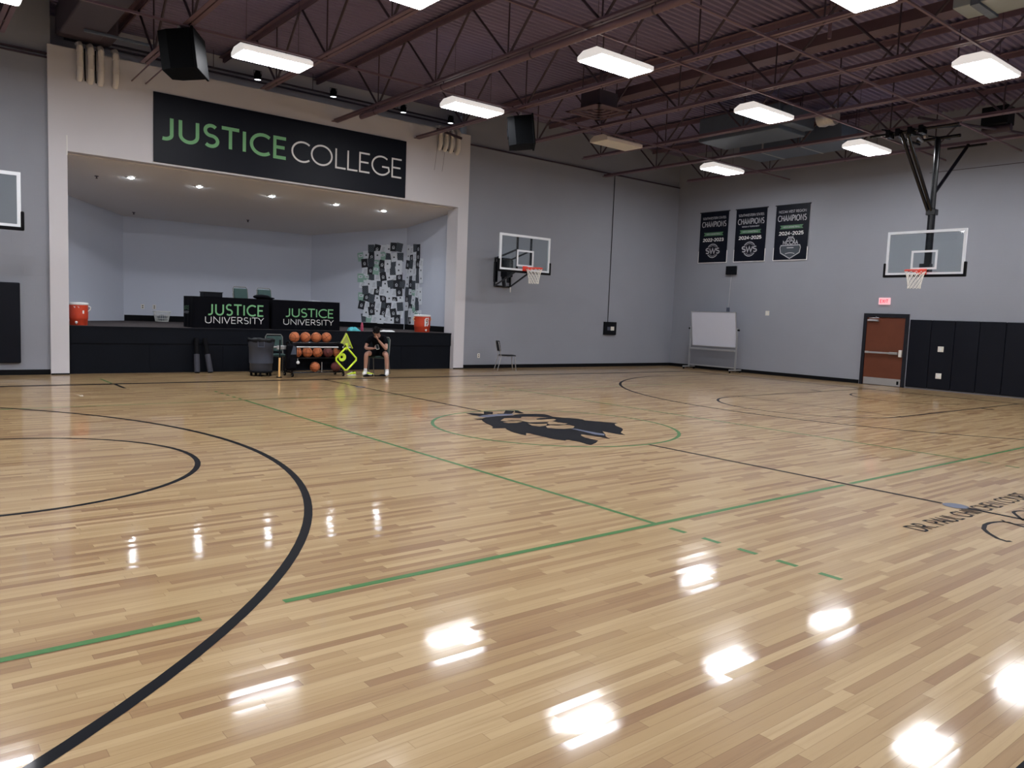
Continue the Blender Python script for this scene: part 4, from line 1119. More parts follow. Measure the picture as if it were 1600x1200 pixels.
t = cooler(4.50, 10.85, SZ, R2, .51, math.radians(-5), 'orange drink cooler with bolt logo near the right pier', True)
mb = MB(); f = wrap(R2*1.02, .30)
f2 = lambda a, b: f(a+.03, b)
ribbon(mb, [(-.055, -.13), (-.06, .06), (-.03, .10), (.05, .12), (.06, .06)], .035, f2); ribbon(mb, [(-.055, -.12), (-.02, -.02), (.04, .02), (.05, -.06), (.0, -.12)], .04, f2); ribbon(mb, [(-.05, .02), (.04, .04)], .06, f2)
mb.build('logo_label', M['letterwhite'], t)
mb = MB(); f = wrap(R2*1.03, .30); ribbon(mb, [(.055, .08), (.02, .01), (.05, .01), (.01, -.07)], .018, f); mb.build('bolt_mark', M['green'], t)

# laundry basket: open lattice
t = thing('laundry_basket', 'white slatted laundry basket against the rear stage wall', 'basket', (-1.42, 15.55, SZ))
mb = MB()
for k in range(26):
    a = 2*PI*k/26
    mb.tube([(.17*math.cos(a), .14*math.sin(a), .01), (.225*math.cos(a), .185*math.sin(a), .29)], .007, 5)
for z, r in ((.10, .19), (.19, .207)): mb.tube([(r*math.cos(2*PI*i/30), r*.825*math.sin(2*PI*i/30), z) for i in range(30)], .007, 5, closed=True)
mb.lathe([(0, .006), (.175, .006), (.18, .03)], (0,0,0), 26, cap=False)
mb.build('lattice', M['white'], t)
MB().tube([(.235*math.cos(2*PI*i/36), .195*math.sin(2*PI*i/36), .30) for i in range(36)], .016, 8, closed=True).build('rim', M['white'], t)
MB().ball((0, 0, .12), (.13, .10, .09), 14, 8).build('laundry', M['trash'], t)

def rumple(name, m, c, rx, ry, rz_, seed, label, cat):
    rng = random.Random(seed); mb = MB(c); N = 20
    vs = []; 
    for i in range(N+1):
        for j in range(N):
            a = 2*PI*j/N; f = i/N
            ph = [rng.random()*6 for _ in range(1)]
            k = 1+.18*math.sin(3*a+seed)+.1*math.sin(7*a+seed*2)
            r = f*k; h = rz_*(1-f**4)*(.75+.35*math.sin(3*a+5*f+seed)+.25*math.sin(7*a-6*f))*(1-.25*(1-f)) + .012
            if i == N: h = 0
            vs.append((c[0]+rx*r*math.cos(a), c[1]+ry*r*math.sin(a), c[2]+max(h, 0)))
    mb.smooth = True
    mb.add(vs, [(i*N+j, i*N+(j+1) % N, (i+1)*N+(j+1) % N, (i+1)*N+j) for i in range(N) for j in range(N)])
    return tag(mb.build(name, m), label, cat)
rumple('teal_shirt', M['teal'], (2.13, 10.55, SZ), .17, .14, .10, 2.0, 'crumpled teal shirt on the stage edge left of the seated person', 'clothes')
rumple('white_towel', M['sock'], (3.15, 10.50, SZ), .24, .14, .035, 5.0, 'flat white towel on the stage edge behind the seated person', 'towel')
t = thing('water_bottle', 'pink water bottle standing on the stage beside the teal shirt', 'bottle', (2.43, 10.62, SZ))
MB().lathe([(.036, 0), (.038, .01), (.038, .15), (.034, .17), (.024, .185)], (0,0,0), 18).build('body', M['pink'], t)
MB().lathe([(.027, .184), (.027, .215), (.012, .222), (.010, .235), (0, .236)], (0,0,0), 16).build('cap', M['pink'], t)

# paper collage on the angled rear wall and the side wall
rng = random.Random(11)
def poster(o, ex, nrm, s, z, rot, kind, depth, label):
    """one sheet; o = wall origin, ex = along the wall, nrm = into the stage"""
    mb = MB(o+ex*s+Vector((0,0,z))+nrm*depth)
    w_, h_ = .108, .14
    c, sn = math.cos(rot), math.sin(rot)
    base_ = o+ex*s+nrm*depth+Vector((0,0,z))
    def P(a, b, d=0.0): return base_+ex*(a*c-b*sn)+Vector((0,0,1))*(a*sn+b*c)+nrm*d
    def rect(a0, b0, a1, b1, d, slot):
        mb.cur = slot
        mb.quad(P(a0,b0,d), P(a1,b0,d), P(a1,b1,d), P(a0,b1,d)); mb.cur = 0
    # sheet with a slight thickness
    q = [(-w_,-h_), (w_,-h_), (w_,h_), (-w_,h_)]
    mb.add([P(a,b,0) for a, b in q]+[P(a,b,.0008) for a, b in q], [(3,2,1,0), (4,5,6,7), (0,1,5,4), (1,2,6,5), (2,3,7,6), (3,0,4,7)])
    e = .0011
    if kind == 'black':                    # black sheet, pale crest
        mats = [M['paperblack'], M['paper']]
        for pl in ([(-.045,-.03), (.045,-.03), (.035,.02), (.0,.045), (-.035,.02)],):
            mb.cur = 1; mb.add([P(a,b,e) for a, b in pl], [tuple(range(len(pl)))]); mb.cur = 0
        rect(-.04, -.065, .04, -.048, e, 1)
        mb.cur = 0; mb.add([P(a,b,e*1.4) for a, b in [(-.02,-.02), (.03,-.01), (.015,.03), (-.02,.02)]], [(0,1,2,3)])
    elif kind == 'check':                  # charcoal with a fine pale check
        mats = [M['paperdark'], M['lettergrey']]
        for i in range(6):
            for j in range(8):
                if (i+j) % 2 == 0:
                    a = -w_+.018+.0345*i; b = -h_+.018+.0345*j
                    rect(a-.005, b-.005, a+.005, b+.005, e, 1)
    elif kind == 'green':
        mats = [M['papergreen'], M['paper'], M['green']]
        rect(-.07, -.0, .07, .08, e, 1); rect(-.04, .03, .04, .05, e*1.4, 2)
    elif kind == 'script':
        mats = [M['paper'], M['paperdark']]
        for i in range(4): rect(-.06+.012*i, -.07+.04*i, .05+.006*i, -.062+.04*i, e, 1)
    else:                                  # white with a small crest
        mats = [M['paper'], M['paperdark']]
        mb.cur = 1; mb.add([P(a,b,e) for a, b in [(-.03,-.02), (.03,-.02), (.022,.02), (0,.035), (-.022,.02)]], [(0,1,2,3,4)]); mb.cur = 0
    o_ = mb.build('poster', mats)
    return tag(o_, label, 'poster', 'paper collage on the stage wall')
KD = {'black': 'black crested sheet', 'check': 'checked charcoal sheet', 'green': 'pale green sheet', 'script': 'white lined sheet', 'white': 'white crested sheet'}
A_ = Vector((*sp[3], 0)); B_ = Vector((*sp[4], 0)); exA = (B_-A_).normalized(); nA = Vector((exA.y, -exA.x, 0))
if nA.dot(Vector((0, 13, 0))-A_) < 0: nA = -nA
exB = Vector((0, -1, 0)); nB = Vector((-1, 0, 0))
rows = 11
last = []
def pick():
    while True:
        k_ = rng.choice(['white']*5+['script']*4+['black']*5+['check']*4+['green'])
        if last[-1:] != [k_] and last[-6:-5] != [k_] and not (k_ == 'green' and 'green' in last[-9:]):
            last.append(k_); return k_
for r in range(rows):
    z = 1.33+.225*r
    f = r/(rows-1)
    s0 = 1.93+.10*math.sin(r*1.9)+(.25 if r == 10 else 0)-(.02*r if r < 4 else .05)
    k = 0; s = s0
    while s < 3.24:
        kind = pick()
        if k == 0 and r in (3, 6, 9): kind = 'green'
        poster(A_, exA, nA, s+rng.uniform(-.02,.02), z+rng.uniform(-.035,.035)+(.06 if k > 3 and r == 10 else 0), rng.uniform(-.22,.22), kind, .003+.0016*((k*3+r*5) % 11),
               '%s in the collage, %s row up, %s from left, angled wall' % (KD[kind], ordw[r], ordw[k]))
        s += .195; k += 1
    s = .13; k = 0; lim = .98+.10*math.sin(r*2.3) if r < 9 else .85
    if r == 0: lim = .62
    while s < lim:
        kind = pick()
        poster(Vector((*sp[4], 0)), exB, nB, s+rng.uniform(-.02,.02), z+rng.uniform(-.035,.035), rng.uniform(-.2,.2), kind, .003+.0016*((k*3+r*5) % 11),
               '%s in the collage, %s row up, %s from corner, side wall' % (KD[kind], ordw[r], ordw[k]))
        s += .20; k += 1

# ================================================================== GYM FLOOR, IN FRONT OF THE STAGE
# foam rollers leaning on the stage front
for (x0, x1, l) in ((-2.10, -2.07, 'left one'), (-1.80, -1.88, 'tilted right one')):
    t = thing('foam_roller', 'grey foam roller with black upper end leaning on the stage front, %s' % l, 'foam roller', (x0, 10.02, 0), 0, 'rollers leaning on the stage front')
    d = Vector((x1-x0, .19, .78)); n = d.normalized(); a = n*.0+Vector((0,0,.02))
    MB().tube([a, a+n*.42], .062, 18).build('foam_sleeve', M['foam'], t)
    MB().tube([a+n*.42, a+n*.80], .050, 14).tube([a-n*.012, a], .056, 16).build('black_end', M['rubber'], t)
# bin on a wheeled dolly
t = thing('trash_bin', 'grey round bin with black liner on a wheeled dolly', 'bin', (-.97, 9.05, 0))
R = .27
MB().lathe([(R*.86, .12), (R*.9, .125), (R*1.0, .66), (R*1.04, .665), (R*1.07, .79), (R*1.09, .80), (R*1.09, .82), (R*1.02, .82), (R*.98, .3)], (0,0,0), 36, cap=True).build('body', M['trash'], t)
mb = MB(); m = 40
vs = []
for r_, z in ((R*1.11, .785), (R*1.125, .825), (R*1.115, .85), (R*1.0, .862), (R*.8, .82), (R*.3, .80)):
    for j in range(m):
        a = 2*PI*j/m; q = 1+.02*math.sin(9*a)+.012*math.sin(17*a+1)
        zz = z+(.008*math.sin(5*a)+.006*math.sin(11*a) if z > .8 else .012*math.sin(6*a))
        vs.append((r_*q*math.cos(a), r_*q*math.sin(a), zz))
mb.smooth = True; mb.add(vs, [(i*m+j, i*m+(j+1) % m, (i+1)*m+(j+1) % m, (i+1)*m+j) for i in range(5) for j in range(m)]); mb.smooth = False
mb.build('liner', M['bag'], t)
th = math.radians(-112)
Mh = Matrix.Rotation(th+PI/2, 4, 'Z')
MB().cbox((-.075, -R*1.12, .68), (-.055, -R*1.0, .80), .005, Mh).cbox((.055, -R*1.12, .68), (.075, -R*1.0, .80), .005, Mh).cbox((-.075, -R*1.13, .665), (.075, -R*1.0, .69), .005, Mh).build('handle', M['trash'], t)
MB().lathe([(R*.5, .08), (R*.95, .08), (R*.95, .12), (R*.5, .12)], (0,0,0), 28).build('dolly', M['rubber'], t)
for k in range(5):
    a = 2*PI*k/5+.5
    x, y = R*.80*math.cos(a), R*.80*math.sin(a)
    MB().lathe([(.038, -.015), (.038, .015)], (x, y, .039), 14, 'x').lathe([(.016, -.018), (.016, .018)], (x, y, .039), 10, 'x').box((x-.02, y-.01, .04), (x+.02, y+.01, .085)).build('caster', M['rubber'], t)
# upright pole with pale orange sleeve
t = thing('foam_pole', 'thin upright pole with a pale orange lower sleeve beside the bin', 'pole', (-.76, 8.50, 0))
MB().tube([(0,0,.02), (0.005,0,.45)], .022, 12).build('orange_sleeve', M['poleorange'], t)
MB().tube([(0.005,0,.45), (.012,.0,.86)], .016, 10).build('black_pole', M['black'], t)
MB().cbox((-.05, -.05, 0), (.05, .05, .02), .006).build('foot', M['rubber'], t)
# ball rack
RX0, RX1, RYc = -.42, .86, 8.78
t = thing('ball_rack', 'black rolling ball rack with silver top rail', 'ball rack', ((RX0+RX1)/2, RYc, 0))
O = ((RX0+RX1)/2, RYc, 0)
for x, nm in ((RX0, 'left'), (RX1, 'right')):
    mb = MB(O)
    for dy in (-.2, .2): mb.tube([(x, RYc+dy, .10), (x, RYc+dy*.6, .80)], .018, 8)
    mb.tube([(x, RYc-.12, .80), (x, RYc+.12, .80)], .018, 8); mb.tube([(x, RYc-.24, .10), (x, RYc+.24, .10)], .022, 8)
    mb.build('end_frame', M['blacksteel'], t)
    for dy in (-.22, .22):
        mb = MB(O); mb.lathe([(.05, -.014), (.05, .014)], (x, RYc+dy, .051), 18, 'x').box((x-.02, RYc+dy-.012, .05), (x+.02, RYc+dy+.012, .10)); c_ = mb.build('caster', M['rubber'], t)
        mb = MB(O); mb.lathe([(.026, -.018), (.026, .018)], (x, RYc+dy, .051), 14, 'x'); mb.build('hub', M['chrome'], c_)
zs = [.785, .43, .085]
for i, z in enumerate(zs):
    mb = MB(O)
    for dy in (-.075, .075): mb.tube([(RX0, RYc+dy, z), (RX1, RYc+dy, z)], .014, 8)
    mb.build('shelf_rail', M['blacksteel'], t)
mb = MB(O); mb.tube([(RX0-.44, RYc-.19, .69), (RX1+.20, RYc-.19, .69)], .020, 10).cbox((RX0-.37, RYc-.21, .635), (RX0-.14, RYc-.17, .725), .008); mb.build('silver_rail', M['alu'], t)
mb = MB(O); mb.box((RX0, RYc+.14, .15), (RX1, RYc+.15, .72)); mb.build('back_panel', M['clothblack'], t)
mb = MB(O); mb.tube([(RX0+.78, RYc-.1, .10), (RX0+.78, RYc-.1, .33)], .010, 6); mb.build('divider', M['alu'], t)
# basketballs
def make_ball(m, seed):
    r = .12; rr = random.Random(seed)
    t = thing('basketball', '', 'basketball')
    b = MB().ball((0,0,0), r, 28, 16).build('ball', m, t)
    mb = MB(); N = 40; q = r*1.0
    Rm = Euler((rr.uniform(0,6), rr.uniform(0,6), rr.uniform(0,6))).to_matrix()
    circ = lambda f: mb.tube([Rm @ (f(2*PI*i/N).normalized()*q) for i in range(N)], .0042, 5, closed=True)
    circ(lambda a: Vector((math.cos(a), math.sin(a), 0))); circ(lambda a: Vector((math.cos(a), 0, math.sin(a))))
    for s in (-1, 1): circ(lambda a: Vector((s*(.62+.16*math.cos(2*a)), math.sin(a)*.9, math.cos(a)*.9)))
    mb.build('seam', M['seam'], t)
    return t
bo = [make_ball(M['ball'], s) for s in (1, 2, 3)]; br_ = make_ball(M['ballred'], 4)
spots = [(-.29, .915, 0, 'orange basketball on the top shelf of the rack, leftmost of four'), (-.02, .915, 1, 'orange basketball on the top shelf of the rack, second from left'), (.25, .915, 2, 'orange basketball on the top shelf of the rack, third from left'), (.51, .915, 0, 'orange basketball on the top shelf of the rack, rightmost of four'),
         (-.23, .56, 1, 'orange basketball on the middle shelf, half hidden behind the hanging bag'), (.03, .56, 2, 'orange basketball on the middle shelf, second from left'), (.29, .56, 0, 'orange basketball on the middle shelf, left of the maroon one'), (.56, .56, 3, 'maroon basketball on the middle shelf of the rack'), (.81, .56, 1, 'orange basketball on the middle shelf behind the lime diamond frame'),
         (.23, .215, 2, 'orange basketball alone on the bottom shelf'), (.77, .215, 3, 'maroon basketball on the bottom shelf of the rack')]
seen = set()
for x, z, k, l in spots:
    src = br_ if k == 3 else bo[k]
    o = src if k not in seen else copy_tree(src); seen.add(k)
    o.location = (x, RYc, z); o.rotation_euler = (x*7, x*3, z*9); tag(o, l, 'basketball', 'basketballs on the rack')
# bag hung on the rack's left end
t = thing('black_backpack', 'black backpack hanging on the left end of the ball rack', 'bag', (-.47, 8.50, .35))
mb = MB(); mb.cbox((-.13, -.09, -.20), (.11, .07, .40), .06); mb.build('body', M['clothblack'], t)
MB().cbox((-.10, -.115, -.15), (.08, -.08, .10), .03).build('front_pocket', M['clothblack'], t)
MB().prism([(-.06, .18), (.075, .18), (.055, .36), (-.0, .38)], (0,-.098,0), (1,0,0), (0,0,1), (0,.012,0)).build('grey_panel', M['trash'], t)
MB().tube([(-.04, 0, .39), (-.03, .08, .47), (.03, .10, .47), (.04, 0, .39)], .012, 6).build('strap', M['rubber'], t)
MB().lathe([(0, -.004), (.038, -.004), (.038, .004), (0, .004)], (.10, -.125, .0), 16, 'y').tube([(.10, -.12, .035), (.10, -.10, .08)], .004, 5).build('white_tag', M['letterwhite'], t)
# lime diamond frame, lime disc and lime mesh hung on the right end of the rack
cx, cz, cy = .885, .415, 8.47
t = thing('diamond_frame', 'lime diamond-shaped frame hanging on the right end of the ball rack', 'frame', (cx, cy, cz))
h = .29; q = []
for (a, b) in (((0, h), (h, 0)), ((h, 0), (0, -h)), ((0, -h), (-h, 0)), ((-h, 0), (0, h))):
    for f in (.10, .5, .90): q.append((a[0]+(b[0]-a[0])*f, 0, a[1]+(b[1]-a[1])*f))
MB().tube(q, .023, 10, closed=True).build('tube', M['lime'], t)
MB().tube([(0, .0, h-.02), (.0, .04, h+.04), (-.02, .09, h-.02)], .012, 6).build('hook_strap', M['rubber'], t)
t = thing('lime_disc', 'lime training disc hanging inside the diamond frame', 'disc', (.80, 8.535, .46))
MB().lathe([(.03, -.0), (.055, .02), (.095, .03), (.10, .028), (.10, .02), (.055, .012)], (0,0,0), 22, 'y', cap=False).build('disc', M['lime'], t)
MB().tube([(0, .0, .09), (-.02, .06, .24)], .008, 6).build('strap', M['rubber'], t)
t = thing('mesh_vest', 'lime mesh vest draped in a point over the right end of the ball rack', 'vest', (.93, 8.60, .66))
mb = MB(); vs = []
prof_ = [(0, .37), (-.045, .26), (.05, .27), (-.10, .14), (.10, .15), (-.13, .10), (.17, .02), (-.03, .0), (.03, -.05)]
mb.prism([(-.0, .38), (.06, .27), (.125, .12), (.17, .0), (.10, .09), (.05, .03), (.02, -.05), (-.04, .0), (-.06, .11), (-.14, .13), (-.06, .26)], (0,-.03,0), (1,0,0), (0,0,1), (.0,.05,0)); mb.build('cloth', M['limenet'], t)
MB().tube([(0,-.04,.36), (.055,-.04,.25), (.12,-.04,.10), (.165,-.04,.01)], .010, 6).tube([(0,-.04,.36), (-.065,-.04,.24), (-.13,-.04,.13)], .010, 6).build('edge_tape', M['lime'], t)
MB().box((-.03, -.05, -.02), (.03, -.034, .13)).build('bright_panel', M['lime'], t)
MB().cbox((-.20, -.05, -.03), (-.10, .05, .13), .02).build('black_pouch', M['clothblack'], t)

# lone plastic stacking chair by the wall
t = thing('stacking_chair', 'black plastic stacking chair alone against the stage wall', 'chair', (6.55, 9.42, 0), math.radians(64))
MB().cbox((-.22, -.24, .42), (.22, .20, .455), .016).build('seat', M['blackplastic'], t)
T = Matrix.Translation((0, .22, .52)) @ Matrix.Rotation(math.radians(-10), 4, 'X')
mb = MB(); mb.cbox((-.21, -.015, .04), (.21, .015, .25), .012, T).cbox((-.21, -.015, .29), (.21, .015, .35), .012, T).cbox((-.21, -.015, .25), (-.07, .015, .29), .004, T).cbox((.07, -.015, .25), (.21, .015, .29), .004, T); mb.build('backrest', M['blackplastic'], t)
for sx in (-1, 1):
    MB().tube([(sx*.215, .30, .84), (sx*.215, .215, .44), (sx*.22, .19, .40)], .012, 8).build('back_post', M['chrome'], t)
    MB().tube([(sx*.215, -.20, .425), (sx*.23, -.25, .0)], .012, 8).build('leg', M['chrome'], t)
    MB().tube([(sx*.215, .20, .425), (sx*.235, .31, .0)], .012, 8).build('leg', M['chrome'], t)
MB().tube([(-.215, -.21, .425), (.215, -.21, .425), (.215, .2, .425), (-.215, .2, .425)], .011, 8, closed=True).build('seat_frame', M['chrome'], t)

# ================================================================== THE SEATED PERSON
def skin(verts, edges, radii, sub=2, root=0):
    me = bpy.data.meshes.new('tmp'); me.from_pydata(verts, edges, []); me.update()
    o = bpy.data.objects.new('tmp', me); COL.objects.link(o)
    md = o.modifiers.new('s', 'SKIN'); md.use_smooth_shade = True; md.branch_smoothing = .4
    if not me.skin_vertices: 
        bm = bmesh.new(); bm.from_mesh(me); bm.verts.layers.skin.verify(); bm.to_mesh(me); bm.free()
    for i, r in enumerate(radii):
        me.skin_vertices[0].data[i].radius = r if isinstance(r, tuple) else (r, r)
        me.skin_vertices[0].data[i].use_root = (i == root)
    ms = o.modifiers.new('u', 'SUBSURF'); ms.levels = sub; ms.render_levels = sub
    dg = bpy.context.evaluated_depsgraph_get(); dg.update()
    ev = o.evaluated_get(dg); m2 = ev.to_mesh()
    vs = [v.co.copy() for v in m2.vertices]; fs = [tuple(p.vertices) for p in m2.polygons]
    ev.to_mesh_clear()
    bpy.data.objects.remove(o, do_unlink=True); bpy.data.meshes.remove(me)
    return vs, fs
def skin_mb(mb, *a, **k):
    vs, fs = skin(*a, **k); mb.smooth = True; mb.add(vs, fs); mb.smooth = False
    return mb
PX, PYY, PRZ = 1.97, 8.83, math.radians(-38)
man = thing('person', 'seated person in black shirt and shorts leaning forward with hand at mouth', 'person', (PX, PYY, 0), PRZ)
HC = Vector((0, -.50, 1.075))
legs = {}
V = [(0,.04,.545), (0,-.05,.66), (0,-.15,.80), (0,-.24,.90), (0,-.32,.965), (0,-.40,1.01), (0,-.46,1.045)]
Rr = [(.13,.12), (.125,.105), (.140,.11), (.118,.085), (.062,.06), (.054,.056), (.05,.05)]
E_ = [(i, i+1) for i in range(6)]
def addv(p, r, frm):
    V.append(p); Rr.append(r); E_.append((frm, len(V)-1)); return len(V)-1
for s in (1, -1):      # s=+1: own left side
    h_ = addv((s*.085,-.02,.535), .088, 0); a = addv((s*.16,-.20,.545), .08, h_); k_ = addv((s*.243,-.425,.535), .060, a)
    c1 = addv((s*.252,-.405,.44), .055, k_); c2 = addv((s*.258,-.375,.33), .054, c1); an = addv((s*.268,-.375,.10), .035, c2)
    ft = addv((s*.272,-.44,.048), .036, an); to = addv((s*.285,-.56,.032), .028, ft)
    sh = addv((s*.165,-.255,.925), .068, 3)
    if s == 1:
        m_ = addv((.215,-.345,.80), .050, sh); el = addv((.245,-.445,.655), .040, m_); f1 = addv((.165,-.50,.765), .038, el); wr = addv((.065,-.565,.885), .026, f1)
    else:
        m_ = addv((-.245,-.29,.80), .050, sh); el = addv((-.285,-.345,.665), .040, m_); f1 = addv((-.18,-.44,.665), .038, el); wr = addv((-.055,-.52,.675), .026, f1)
mb = MB()
bvs, bfs = skin(V, E_, Rr, sub=3)
mb.smooth = True; mb.add(bvs, bfs); mb.smooth = False
# head, bowed: built in its own frame (face toward -y), then tipped down
TH = Matrix.Translation(HC) @ Matrix.Rotation(math.radians(12), 4, 'Z') @ Matrix.Rotation(math.radians(44), 4, 'X')
def head_pts(seg=28, rings=20, g=1.0):
    vs = []
    for i in range(rings+1):
        a = -PI/2+PI*i/rings
        for j in range(seg):
            b = 2*PI*j/seg
            x, y, z = math.cos(a)*math.cos(b), math.cos(a)*math.sin(b), math.sin(a)
            wx = .076*g; wy = .096*g; wz = .117*g
            k = 1-.28*max(0, -z)**1.3
            px_, py_, pz_ = wx*x*k, wy*y*(1-.12*max(0,-z)), wz*z
            if y < 0 and z < -.2: py_ -= .012*(-z)*abs(y)
            vs.append((px_, py_, pz_))
    fs = [(i*seg+j, i*seg+(j+1) % seg, (i+1)*seg+(j+1) % seg, (i+1)*seg+j) for i in range(rings) for j in range(seg)]
    return vs, fs
vs, fs = head_pts()
mb.smooth = True
mb.add([TH @ Vector(v) for v in vs], fs)
def part3(c, r, M3=None):
    m = TH @ Matrix.Translation(c)
    b = MB().ball((0,0,0), r, 12, 8)
    mb.add([m @ v for v in b.v], b.f)
part3((0,-.103,-.012), (.013,.016,.024)); part3((0,-.112,-.028), (.016,.014,.011))      # nose
for s in (-1, 1):
    part3((s*.076, .008, -.008), (.012,.022,.034))                                       # ears
    part3((s*.030,-.083,.022), (.024,.014,.008))                                         # brow
    part3((s*.030,-.084,.003), (.015,.010,.009))                                         # eyelids
part3((0,-.090,-.090), (.026,.018,.018))                                                 # chin
mb.cur = 1
part3((0,-.097,-.058), (.024,.010,.006)); part3((0,-.097,-.065), (.020,.010,.006))       # lips
mb.cur = 2
for s in (-1, 1): part3((s*.030,-.092,-.001), (.010,.005,.003))                          # lowered eyes
mb.cur = 0
# hands: palm and five fingers each
def hand(wr, pc, fdir, spread, curl, thumb_side, L=(.074,.082,.078,.062)):
    """wr wrist, pc knuckle line centre, fdir finger direction, spread axis across the palm, curl = bend direction"""
    wr, pc, fdir, spread, curl = map(Vector, (wr, pc, fdir, spread, curl))
    fdir.normalize(); spread.normalize(); curl.normalize()
    mid = (wr+pc)/2
    skin_mb(mb, [tuple(wr-(pc-wr)*.1), tuple(mid), tuple(pc)], [(0,1),(1,2)], [(.024,.02), (.033,.019), (.036,.016)], sub=2)
    for i in range(4):
        b = pc+spread*((i-1.5)*.019)-fdir*.008
        l = L[i]
        d1 = (fdir*.85+curl*.5).normalized(); d2 = (fdir*.25+curl).normalized(); d3 = (curl*.8-fdir*.55).normalized()
        p = [b, b+d1*l*.42, b+d1*l*.42+d2*l*.33, b+d1*l*.42+d2*l*.33+d3*l*.25]
        skin_mb(mb, [tuple(q) for q in p], [(0,1),(1,2),(2,3)], [.0095,.0088,.008,.007], sub=1)
    tb = wr+(pc-wr)*.35+spread*thumb_side*.030
    p = [tb, tb+fdir*.025+spread*thumb_side*.016+curl*.012, tb+fdir*.055+spread*thumb_side*.012+curl*.03, tb+fdir*.078-spread*thumb_side*.002+curl*.042]
    skin_mb(mb, [tuple(q) for q in p], [(0,1),(1,2),(2,3)], [.013,.011,.0095,.008], sub=1)
hand((.065,-.565,.885), (.022,-.590,.945), (-.35,-.15,.9), (.25,-.75,.35), (-.55,.65,.25), 1)
hand((-.055,-.52,.675), (.012,-.548,.690), (.9,-.25,.25), (.1,-.55,-.8), (.1,.3,.9), -1)
mb.smooth = False
body = mb.build('body', [M['skin'], M['lips'], M['eye']], man)
# hair
hb = MB(); vs, fs = head_pts(30, 20, 1.09)
rng = random.Random(3); vv = []
for v in vs:
    v = Vector(v)+Vector((0, .014, .014))
    n = 1.015+.06*math.sin(v.x*160+v.z*90)*math.sin(v.y*130)+rng.uniform(-.012,.03)
    vv.append(Vector((v.x*n, v.y*n, v.z*n)))
keep = []
for f in fs:
    c = sum((vv[i] for i in f), Vector())/len(f)
    front = c.y < -.02
    if (front and c.z > .036) or (not front and c.z > -.075+max(0, -c.y)*1.5): keep.append(f)
hb.smooth = True; hb.add([TH @ v for v in vv], keep)
for i in range(44):                                                # loose tufts over the forehead and crown
    a = rng.uniform(0, 2*PI); r_ = rng.uniform(.02, .075)
    p0 = Vector((r_*math.cos(a), r_*math.sin(a)*1.1+.01, .118-r_*r_*7)); d = Vector((math.cos(a), math.sin(a)-.35, -.3)).normalized()
    hb.tube([TH @ p0, TH @ (p0+d*.03+Vector((0,0,.012))), TH @ (p0+d*.055-Vector((0,0,.004)))], [.014,.011,.003], 6)
hb.smooth = False
hb.build('hair', M['hair'], man)
# clothes
V2 = [(0,.06,.50), (0,-.0,.60), (0,-.07,.69), (0,-.155,.81), (0,-.235,.895), (0,-.215,.875)]
R2_ = [(.16,.14), (.155,.135), (.152,.132), (.162,.13), (.14,.105), (.05,.05)]
E2 = [(i, i+1) for i in range(5)]
for s, m_, in ((1, (.21,-.335,.82)), (-1, (-.24,-.285,.82))):
    V2.append((s*.165,-.255,.925)); R2_.append(.085); E2.append((4, len(V2)-1))
    V2.append(m_); R2_.append(.074); E2.append((len(V2)-2, len(V2)-1))
    V2.append((m_[0]+s*.012, m_[1]-.03, m_[2]-.055)); R2_.append(.072); E2.append((len(V2)-2, len(V2)-1))
# the part of the shirt that lies on the chest and shoulders follows the body, with a clean round neckline
nrm_ = [Vector() for _ in bvs]
for f in bfs:
    a, b, c = bvs[f[0]], bvs[f[1]], bvs[f[2]]
    q = (b-a).cross(c-a)
    for i in f: nrm_[i] += q
ctr = sum(bvs, Vector())/len(bvs)
bm_ = bmesh.new()
bmv = [bm_.verts.new(v) for v in bvs]
for f in bfs: bm_.faces.new([bmv[i] for i in f])
bmesh.ops.recalc_face_normals(bm_, faces=bm_.faces[:]); bm_.normal_update(); bm_.verts.index_update()
shell_v = [v.co+v.normal*.016 for v in bm_.verts]
bm_.free()
ax_ = Vector((0, -.72, .69))
def on_shirt(c):
    return c.y > -.385 and c.z > .60 and not (abs(c.x) > .15 and c.z < .80) and (c-Vector((0,-.325,.975))).dot(ax_) < 0
sf = [f for f in bfs if on_shirt(sum((bvs[i] for i in f), Vector())/len(f))]
mb = MB(); mb.smooth = True; mb.add(shell_v, sf); mb.smooth = False
skin_mb(mb, V2, E2, R2_).build('shirt', M['clothblack'], man)
V3 = [(0,.05,.54)]; R3 = [(.15,.12)]; E3 = []
for s in (1, -1):
    for p, r in (((s*.09,-.03,.54), .112), ((s*.155,-.19,.545), .104), ((s*.205,-.32,.54), .092)):
        V3.append(p); R3.append(r); E3.append((len(V3)-2 if p[0] != s*.09 else 0, len(V3)-1))
skin_mb(MB(), V3, E3, R3).build('shorts', M['clothblack'], man)
for s in (1, -1):
    skin_mb(MB(), [(s*.264,-.376,.19), (s*.266,-.376,.14), (s*.268,-.375,.09), (s*.271,-.42,.052), (s*.278,-.50,.042), (s*.286,-.575,.034)], [(0,1),(1,2),(2,3),(3,4),(4,5)], [.045,.043,.052,.053,.044,.036]).build('sock', M['sock'], man)
ph = MB((0,0,0))
TP = Matrix.Translation((PX, PYY, 0)) @ Matrix.Rotation(PRZ, 4, 'Z') @ Matrix.Translation((.045, -.578, .715)) @ Matrix.Rotation(math.radians(50), 4, 'X') @ Matrix.Rotation(math.radians(20), 4, 'Z')
p0 = TP @ Vector((0,0,0))
t = thing('phone', 'small white phone held in the right hand of the seated person', 'phone', p0)
MB(p0).cbox((-.036, -.072, -.0045), (.036, .072, .0045), .004, TP).build('case', M['white'], t)
MB(p0).box((-.032, -.067, .0046), (.032, .067, .0052), TP).build('screen', M['black'], t)
put_chair(manchair, 2.00, 8.87, 0, math.radians(-44), 'green chrome-framed chair carrying the seated person')
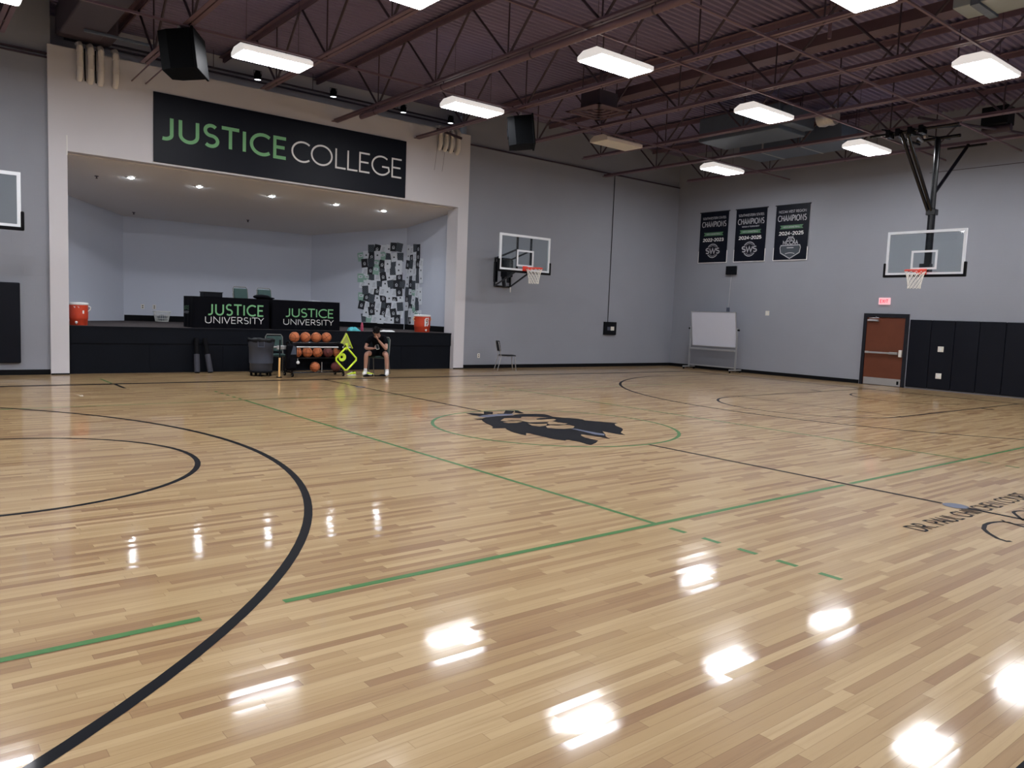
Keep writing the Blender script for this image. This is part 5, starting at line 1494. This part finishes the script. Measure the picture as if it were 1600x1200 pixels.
# footwear on the floor
def shoe(x, y, rz, label, m_up, m_sole, low=False, tilt=0, grp='shoes beside the seated person', name='shoe', cat='shoe'):
    t = thing(name, label, cat, (x, y, .0), rz, grp)
    if tilt: t.rotation_euler = (0, tilt, rz); t.location.z = .045
    secs = [(-.13,.030,.012,.06), (-.12,.036,.012,.085 if not low else .03), (-.07,.038,.012,.088 if not low else .03), (-.02,.038,.012,.072 if not low else .032), (.05,.047,.012,.055 if not low else .062), (.10,.046,.012,.045 if not low else .055), (.14,.034,.014,.034), (.155,.015,.016,.026)]
    mb = MB(); vs = []; m = 14
    for (l, w_, b_, h_) in secs:
        for j in range(m):
            a = 2*PI*j/m
            vs.append((l, w_*math.cos(a), max(b_, (b_+h_)/2+(h_-b_)/2*math.sin(a)*1.0)))
    n = len(secs); mb.smooth = True
    mb.add(vs, [(i*m+j, i*m+(j+1) % m, (i+1)*m+(j+1) % m, (i+1)*m+j) for i in range(n-1) for j in range(m)]+[tuple(range(m)), tuple(range((n-1)*m, n*m))]); mb.smooth = False
    mb.build('upper', m_up, t)
    pl = [(l, w_*1.08) for l, w_, _, _ in secs]; poly = pl+[(l, -w_) for l, w_ in reversed(pl)]
    MB().prism(poly, (0,0,0), (1,0,0), (0,1,0), (0,0,.022)).build('sole', m_sole, t)
    if not low:
        MB().ball((-.075,0,.083), (.042,.026,.010), 14, 8).build('opening', M['rubber'], t)
        mb = MB()
        for q in range(4): mb.tube([(-.015+.022*q, -.022, .076-.006*q), (-.015+.022*q, .022, .076-.006*q)], .004, 5)
        mb.build('laces', M['sock'], t)
shoe(1.20, 8.80, math.radians(200), 'lime shoe lying left of the seated person', M['lime'], M['sock'])
shoe(1.66, 8.82, math.radians(-50), 'lime shoe behind the right foot of the seated person', M['lime'], M['sock'])
shoe(1.42, 8.33, math.radians(190), 'black slide sandal in front of the right foot of the seated person', M['rubber'], M['black'], low=True, name='sandal', cat='sandal')
shoe(1.70, 8.29, math.radians(-15), 'black slide sandal between the feet of the seated person', M['rubber'], M['black'], low=True, name='sandal', cat='sandal')
